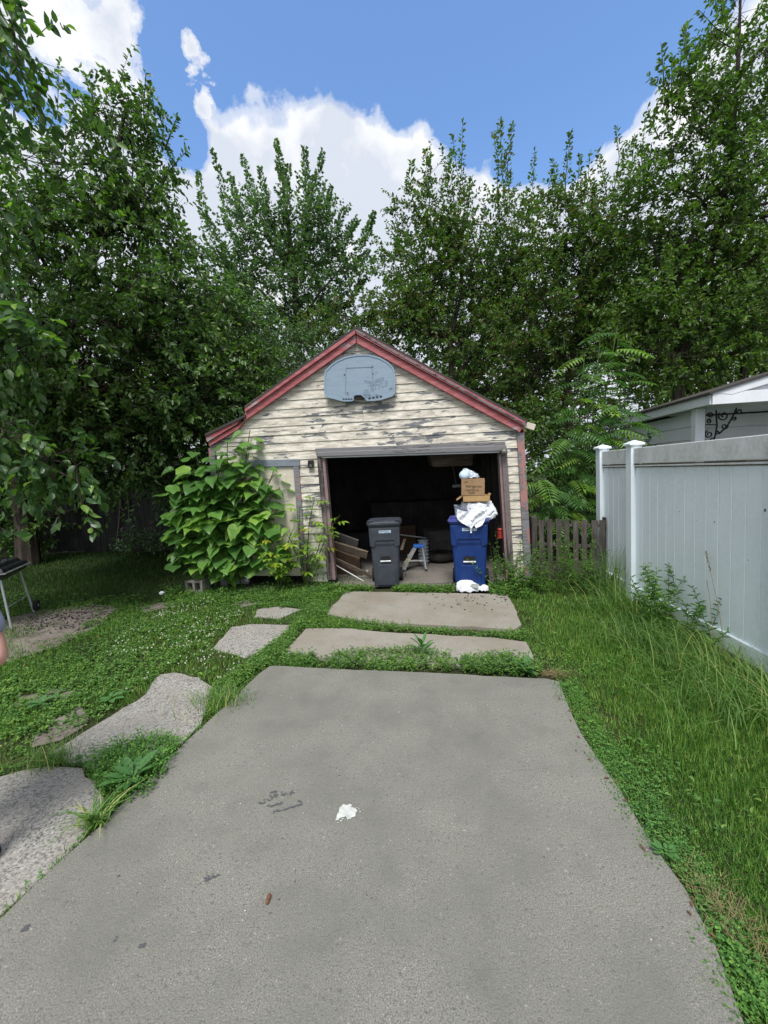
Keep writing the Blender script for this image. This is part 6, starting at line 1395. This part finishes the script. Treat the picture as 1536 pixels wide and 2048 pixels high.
# leafy weeds (many small leaves on low domes) in the joints and along edges
def weeds(name, polys, n, leafL, hgt, mt=None, wd=.45, clumps=None, k=9):
    g_ = Geo()
    for poly, share in polys:
        q = np.array(poly); m_ = int(n * share); x = rng.uniform(q[:, 0].min(), q[:, 0].max(), m_ * 4); y = rng.uniform(q[:, 1].min(), q[:, 1].max(), m_ * 4); ok = inside(poly, x, y); x, y = x[ok][:m_], y[ok][:m_]
        hv = hgt * rng.uniform(.35, 1.0, len(x)) * (1 + .45 * vnoise(x, y, 9, 3)); 
        for j in range(k):
            a = rng.uniform(0, 6.28, len(x)); u = rng.random(len(x)); D = np.stack([np.cos(a), np.sin(a), rng.uniform(-.15, .9, len(x))], 1); r_ = .03 * u
            P = np.stack([x + np.cos(a) * r_, y + np.sin(a) * r_, hv * u - .02], 1); L = leafL * rng.uniform(.55, 1.2, len(x)); add_leaves(g_, P, D, np.stack([-.4 * np.cos(a), -.4 * np.sin(a), np.ones(len(x))], 1), L, L * wd, 'oval')
        m2 = max(4, len(x) // 3); cones(g_, np.stack([x[:m2], y[:m2], np.full(m2, -.02)], 1), np.stack([x[:m2] + rng.normal(0, .02, m2), y[:m2] + rng.normal(0, .02, m2), hv[:m2] * 1.15], 1), .0015)
    return tag(g_.build(name, mt or L_WEED), kind='stuff')
weeds('weeds_in_near_joint', [(gp([(655, 1312), (720, 1302), (820, 1298), (900, 1312), (905, 1338), (820, 1342), (660, 1336)]), .5), (gp([(915, 1320), (1000, 1312), (1078, 1328), (1085, 1350), (1000, 1350), (915, 1338)]), .4), (gp([(570, 1308), (630, 1313), (632, 1328), (570, 1328)]), .1)], 760, .030, .095)
weeds('weeds_in_far_joint', [(gp([(590, 1238), (700, 1240), (830, 1252), (970, 1262), (1055, 1262), (1060, 1282), (980, 1274), (830, 1264), (700, 1256), (600, 1258)]), 1.0)], 480, .028, .06)
weeds('weeds_at_garage_sill', [(gp([(640, 1172), (700, 1176), (700, 1186), (640, 1200)]), .25), (gp([(700, 1178), (742, 1178), (742, 1184), (700, 1184)]), .08), (gp([(790, 1172), (905, 1176), (905, 1186), (790, 1184)]), .28), (gp([(975, 1172), (1060, 1165), (1060, 1195), (985, 1190)]), .39)], 640, .042, .10)
weeds('weeds_along_left_joint', [(gp([(640, 1196), (655, 1228), (600, 1252), (575, 1300), (530, 1330), (500, 1345), (450, 1400), (410, 1440), (430, 1375), (500, 1320), (575, 1265), (600, 1230)]), .8), (gp([(500, 1196), (640, 1176), (640, 1200), (600, 1216), (505, 1212)]), .2)], 1500, .028, .06)
weeds('weeds_below_shrub', [(gp([(330, 1180), (640, 1168), (640, 1196), (500, 1205), (330, 1215)]), 1.0)], 900, .034, .09)
weeds('weeds_round_the_dock', [(gp([(175, 1530), (205, 1505), (270, 1480), (330, 1470), (362, 1485), (330, 1545), (300, 1590), (235, 1610), (205, 1590)]), 1.0)], 420, .022, .11, L_CLOVER)
ed = [tuple(q) for q in near_poly[4:12]]
strip = [(a - .05, b_) for a, b_ in ed] + [(a + .16, b_) for a, b_ in ed[::-1]]
weeds('weeds_along_right_edge', [(strip, 1.0)], 1100, .011, .03, L_CLOVER, .6)
weeds('weeds_left_lawn', [(gp([(0, 1370), (160, 1300), (330, 1230), (480, 1205), (470, 1250), (330, 1340), (200, 1435), (0, 1530)]), 1.0)], 1100, .030, .055, None, .55, k=7)
# mixed broad leaves scattered through both lawns
def scatter_leaves(name, x, y, L, wd, hgt, mt, k=5):
    g_ = Geo()
    for j in range(k):
        a = rng.uniform(0, 6.28, len(x)); D = np.stack([np.cos(a), np.sin(a), rng.uniform(.1, .8, len(x))], 1); ll = L * rng.uniform(.5, 1.3, len(x))
        add_leaves(g_, np.stack([x + .008 * np.cos(a), y + .008 * np.sin(a), hgt * rng.random(len(x)) - .02], 1), D, np.stack([-.5 * np.cos(a), -.5 * np.sin(a), np.ones(len(x))], 1), ll, ll * wd, 'oval')
    return tag(g_.build(name, mt), kind='stuff')
x, y = sample(900, .1, 4.0, .8, 6.2, 1.3); ok = (x > drv_r(y) + .05) & (x < fence_x(y) - .1) & ~bare(x, y) & (vnoise(x, y, 4.1, 15) > .0); scatter_leaves('broadleaf_weeds', x[ok], y[ok], .028, .42, .05, L_WEED)
x, y = sample(1300, -7, -.4, 1.4, 6.2, 1.3); ok = (x < lx(y) + .3) & ~bare(x, y) & ~inside(DIRT, x, y) & (vnoise(x, y, 3.7, 16) > .05); scatter_leaves('broadleaf_weeds', x[ok], y[ok], .04, .48, .05, L_WEED)
q_ = np.array(wobble(DIRT, .03, .07)); q_ = q_ + rng.normal(0, .06, q_.shape); q_ = np.concatenate([q_, q_ + rng.normal(0, .10, q_.shape)]); ok = vnoise(q_[:, 0], q_[:, 1], 7, 3) > -.35; q_ = q_[ok]
scatter_leaves('weeds_round_bare_patch', q_[:, 0], q_[:, 1], .028, .45, .05, L_WEED, 7)
A = np.array(DIRT); x = rng.uniform(A[:, 0].min() - .2, A[:, 0].max() + .3, 9000); y = rng.uniform(A[:, 1].min() - .2, A[:, 1].max() + .2, 9000); ok = (vnoise(x, y, 5.5, 19) > .18); grass('tufts_on_bare_patch', x[ok], y[ok], .05 * rng.uniform(.5, 1.4, ok.sum()), .0045, L_GRASS, .9)
# dead leaves and straw along the right edge
n = 18; t_ = rng.random(n); e_ = np.array(ed); i_ = (t_ * (len(ed) - 1)).astype(int); fr = (t_ * (len(ed) - 1)) - i_; bx_ = e_[i_] * (1 - fr[:, None]) + e_[np.minimum(i_ + 1, len(ed) - 1)] * fr[:, None] + rng.normal(0, .025, (n, 2)) - np.array([.02, 0])
g_ = Geo(); a = rng.uniform(0, 6.28, n); add_leaves(g_, np.concatenate([bx_, np.full((n, 1), .008)], 1), np.stack([np.cos(a), np.sin(a), np.zeros(n)], 1), np.tile(ZUP, (n, 1)) + rng.normal(0, .3, (n, 3)), rng.uniform(.015, .035, n), .010, 'oval'); tag(g_.build('dead_leaves', M_DEADLF), kind='stuff')
q_ = G(1445, 1835); n = 230; a = rng.normal(1.2, .9, n); g_ = Geo(); x = q_.x + rng.normal(.02, .045, n); y = q_.y + rng.normal(0, .09, n); add_leaves(g_, np.stack([x, y, rng.uniform(.0, .03, n)], 1), np.stack([np.cos(a), np.sin(a), rng.uniform(-.1, .3, n)], 1), np.tile(ZUP, (n, 1)), .06, .0013, 'blade')
q_ = G(1100, 1350); m2 = 120; a = rng.normal(.2, .6, m2); x = q_.x + rng.normal(0, .07, m2); y = q_.y + rng.normal(0, .03, m2); add_leaves(g_, np.stack([x, y, rng.uniform(.005, .02, m2)], 1), np.stack([np.cos(a), np.sin(a), rng.uniform(-.1, .2, m2)], 1), np.tile(ZUP, (m2, 1)), .09, .002, 'blade')
tag(g_.build('dry_straw', M_STRAW), kind='stuff')

# fallen mulberries and grit: small lumps
OCT = np.array([[1, 0, 0], [-1, 0, 0], [0, 1, 0], [0, -1, 0], [0, 0, 1], [0, 0, -.6]]); OF = np.array([[0, 2, 4], [2, 1, 4], [1, 3, 4], [3, 0, 4], [2, 0, 5], [1, 2, 5], [3, 1, 5], [0, 3, 5]])
def lumps(name, x, y, z, r, mt, parent=None):
    n = len(x); V = OCT[None] * (np.asarray(r)[:, None, None]) * rng.uniform(.7, 1.5, (n, 1, 3)) * np.array([1, 1, .7]) + np.stack([x, y, np.full(n, z) + r * .35], 1)[:, None, :]
    g_ = Geo(); g_.add(V.reshape(-1, 3), (OF[None] + (np.arange(n) * 6)[:, None, None]).reshape(-1, 3)); return tag(g_.build(name, mt, parent), kind='stuff')
A = np.array(SLABS[2]); x = rng.uniform(A[:, 0].min(), A[:, 0].max(), 900); y = rng.uniform(A[:, 1].min(), A[:, 1].max(), 900); c1, c2 = G(960, 1196), G(1000, 1215)
keep = inside(SLABS[2], x, y) & (rng.random(900) < np.exp(-((x - c1.x) ** 2 / .35 + (y - c1.y) ** 2 / .12)) * .8 + .02); x, y = x[keep], y[keep]
lumps('fallen_mulberries', x, y, .008, rng.uniform(.006, .011, len(x)), M_MULB)
A = np.array(DIRT); x = rng.uniform(A[:, 0].min(), A[:, 0].max(), 2600); y = rng.uniform(A[:, 1].min(), A[:, 1].max(), 2600); k_ = inside(DIRT, x, y) & (vnoise(x, y, 5, 3) + rng.random(2600) * .9 + (y - A[:, 1].mean()) * .5 > .5); x, y = x[k_], y[k_]
lumps('fallen_mulberries', x, y, -.022, rng.uniform(.005, .012, len(x)), M_MULB)
A = np.array([(-3.5, 1.6), (2.2, 5.0)]); x = rng.uniform(-1.3, 1.6, 110); y = rng.uniform(1.25, 3.3, 110); k_ = inside(near_poly, x, y); lumps('grit', x[k_], y[k_], 0, rng.uniform(.0018, .0045, k_.sum()), M_STAIN)
k_ = rng.integers(0, 2, 50) > 0; x = rng.uniform(-1.2, 1.4, 50); y = rng.uniform(1.2, 3.2, 50); k_ = inside(near_poly, x, y); lumps('pale_grit', x[k_], y[k_], 0, rng.uniform(.0015, .0035, k_.sum()), M_PETAL)
c = G(537, 1801); m = MB(); dv = Vector((.06, 1, 0)).normalized(); m.tube([c + dv * s + GZ * .008 for s in (-.020, -.012, -.003, .006, .014, .020)], [.003, .0085, .007, .009, .0075, .003], 8); tag(m.build('catkin', M_DEADLF), 'small brown catkin lying alone on the near concrete', 'catkin')
for px, py in ((335, 1190), (1362, 1515), (1060, 1520)):
    pass
c = G(324, 1190); m = MB(); m.lathe(c, [(.004, 0), (.035, .012), (.04, .035), (.022, .055), (.003, .06)], 9); tag(m.build('pale_stone', M_WHITE), 'small pale stone lying in the grass left of the cinder block', 'stone')

# ------------------------------------------------------------ the person at the left edge
el = W(2, 1318, 1.62)                             # the elbow that shows
pc = Vector((el.x - .42, el.y + .03, 0))          # where the person stands
per = thing('person', pc, 'person in a blue-grey t-shirt at the left edge, only the bent elbow showing', 'person')
def skin(name, nodes, edges, mt, parent, sub=2, root=0):
    me = bpy.data.meshes.new(name); o0 = world_loc(parent); me.from_pydata([tuple(Vector(p) - o0) for p, _ in nodes], edges, []); me.materials.append(mt); o = link(name, me, parent)
    md = o.modifiers.new('skin', 'SKIN'); md.use_smooth_shade = True
    for i, (_, r_) in enumerate(nodes):
        v = me.skin_vertices[0].data[i]; v.radius = (r_, r_) if isinstance(r_, (int, float)) else r_; v.use_root = (i == root)
    s_ = o.modifiers.new('sub', 'SUBSURF'); s_.levels = sub; s_.render_levels = sub; return o
Q = lambda x_, y_, z_: pc + Vector((x_, y_, z_))
E = el - pc
shr = (.20, 0, 1.42); elr = tuple(E); wrr = (.20, -.20, .98)
nodes = [(Q(0, 0, .95), (.15, .11)), (Q(0, 0, 1.15), (.145, .10)), (Q(0, 0, 1.34), (.165, .11)), (Q(0, 0, 1.47), (.10, .08)), (Q(0, .0, 1.55), .055), (Q(0, -.01, 1.64), (.075, .09)), (Q(0, -.005, 1.74), (.075, .09)),
         (Q(*shr), .062), (Q(*lin(Vector(shr), Vector(elr), .5)), .052), (Q(*elr), .045), (Q(*lin(Vector(elr), Vector(wrr), .35)), .046), (Q(*wrr), .029), (Q(.17, -.25, .97), (.038, .018)),
         (Q(-.20, 0, 1.42), .062), (Q(-.26, -.0, 1.22), .052), (Q(-.29, .01, 1.07), .043), (Q(-.29, -.04, .95), .042), (Q(-.28, -.09, .82), .028), (Q(-.275, -.10, .74), (.018, .04)),
         (Q(.10, 0, .86), .095), (Q(.12, 0, .50), .06), (Q(.13, .02, .30), .055), (Q(.13, .03, .08), .037), (Q(.14, -.12, .035), .036), (Q(-.10, 0, .86), .095), (Q(-.12, 0, .50), .06), (Q(-.13, .02, .30), .055), (Q(-.13, .03, .08), .037), (Q(-.14, -.12, .035), .036)]
edges = [(0, 1), (1, 2), (2, 3), (3, 4), (4, 5), (5, 6), (2, 7), (7, 8), (8, 9), (9, 10), (10, 11), (11, 12), (2, 13), (13, 14), (14, 15), (15, 16), (16, 17), (17, 18), (0, 19), (19, 20), (20, 21), (21, 22), (22, 23), (0, 24), (24, 25), (25, 26), (26, 27), (27, 28)]
body = skin('body', nodes, edges, M_SKIN, per)
for hx, hy, hz_, dx, dy, dz in ((.17, -.25, .97, -.35, -.8, -.1), (-.275, -.10, .74, .05, -.15, -1)):   # five fingers a hand
    d = Vector((dx, dy, dz)).normalized(); sd2 = d.cross(Vector((1, 0, .3))).normalized() if abs(d.z) < .5 else Vector((0, 1, 0))
    for k, (L, o_) in enumerate(((.065, -.028), (.078, -.009), (.073, .010), (.058, .027))):
        a = Q(hx, hy, hz_) + sd2 * o_ + d * .01; m = MB(); m.tube([a, a + d * L * .5, a + d * L * .8 + Vector((.008, -.006, 0)), a + d * L + Vector((.018, -.012, 0))], [.0095, .009, .008, .005], 7); m.build('finger', M_SKIN, body, smooth=True)
    a = Q(hx, hy, hz_) + sd2 * -.03 - d * .03; m = MB(); m.tube([a, a - sd2 * .022 + d * .025, a - sd2 * .03 + d * .055], [.012, .011, .006], 7); m.build('thumb', M_SKIN, body, smooth=True)
skin('t_shirt', [(Q(0, 0, .90), (.185, .14)), (Q(0, 0, 1.15), (.175, .13)), (Q(0, 0, 1.33), (.19, .135)), (Q(0, 0, 1.46), (.12, .10)), (Q(*shr), .085), (Q(*lin(Vector(shr), Vector(elr), .45)), .078), (Q(*lin(Vector(shr), Vector(elr), .84)), .074), (Q(-.20, 0, 1.42), .085), (Q(-.25, 0, 1.25), .078), (Q(-.275, 0, 1.15), .074)], [(0, 1), (1, 2), (2, 3), (2, 4), (4, 5), (5, 6), (2, 7), (7, 8), (8, 9)], M_SHIRT, per)
skin('shorts', [(Q(0, 0, .93), (.17, .125)), (Q(.105, 0, .80), .115), (Q(.12, 0, .55), .10), (Q(-.105, 0, .80), .115), (Q(-.12, 0, .55), .10)], [(0, 1), (1, 2), (0, 3), (3, 4)], M_SHORTS, per)
for sx in (-1, 1):
    m = MB(); m.loft([[Q(sx * .135 + a * .05, b_ * 1.0, .0) for a, b_ in ((-1, .09), (-1, -.14), (-.5, -.19), (.5, -.19), (1, -.14), (1, .09))], [Q(sx * .135 + a * .048, b_ * .98, .05) for a, b_ in ((-1, .09), (-1, -.13), (-.5, -.18), (.5, -.18), (1, -.13), (1, .09))], [Q(sx * .132 + a * .042, b_ * .8, .10) for a, b_ in ((-1, .10), (-1, -.05), (-.5, -.08), (.5, -.08), (1, -.05), (1, .10))]]); m.build('shoe', M_SHORTS, per, bevel=.01)
H = Q(0, -.01, 1.70)
m = MB(); m.lathe(H + Vector((0, .018, .0)), [(.088, -.01), (.094, .03), (.088, .07), (.06, .10), (.01, .112)], 16); m.lathe(H + Vector((0, .05, -.03)), [(.05, -.05), (.07, 0), (.06, .05)], 12); m.build('hair', M_HAIR, per, smooth=True)
for sx in (-1, 1):
    m = MB(); m.lathe(H + Vector((sx * .032, -.083, -.005)), [(.002, -.011), (.011, 0), (.002, .011)], 10); m.build('eye', M_EYE, body, smooth=True)
    m = MB(); m.lathe(H + Vector((sx * .082, .0, -.015)), [(.003, -.03), (.014, -.01), (.016, .015), (.004, .03)], 8); m.build('ear', M_SKIN, body, smooth=True)
m = MB(); m.tube([H + Vector((0, -.085, .01)), H + Vector((0, -.105, -.03)), H + Vector((0, -.088, -.042))], [.007, .013, .008], 8); m.build('nose', M_SKIN, body, smooth=True)
m = MB(); m.tube([H + Vector((-.024, -.082, -.068)), H + Vector((0, -.090, -.066)), H + Vector((.024, -.082, -.068))], [.003, .006, .003], 6); m.build('mouth', M_REDP, body, smooth=True)
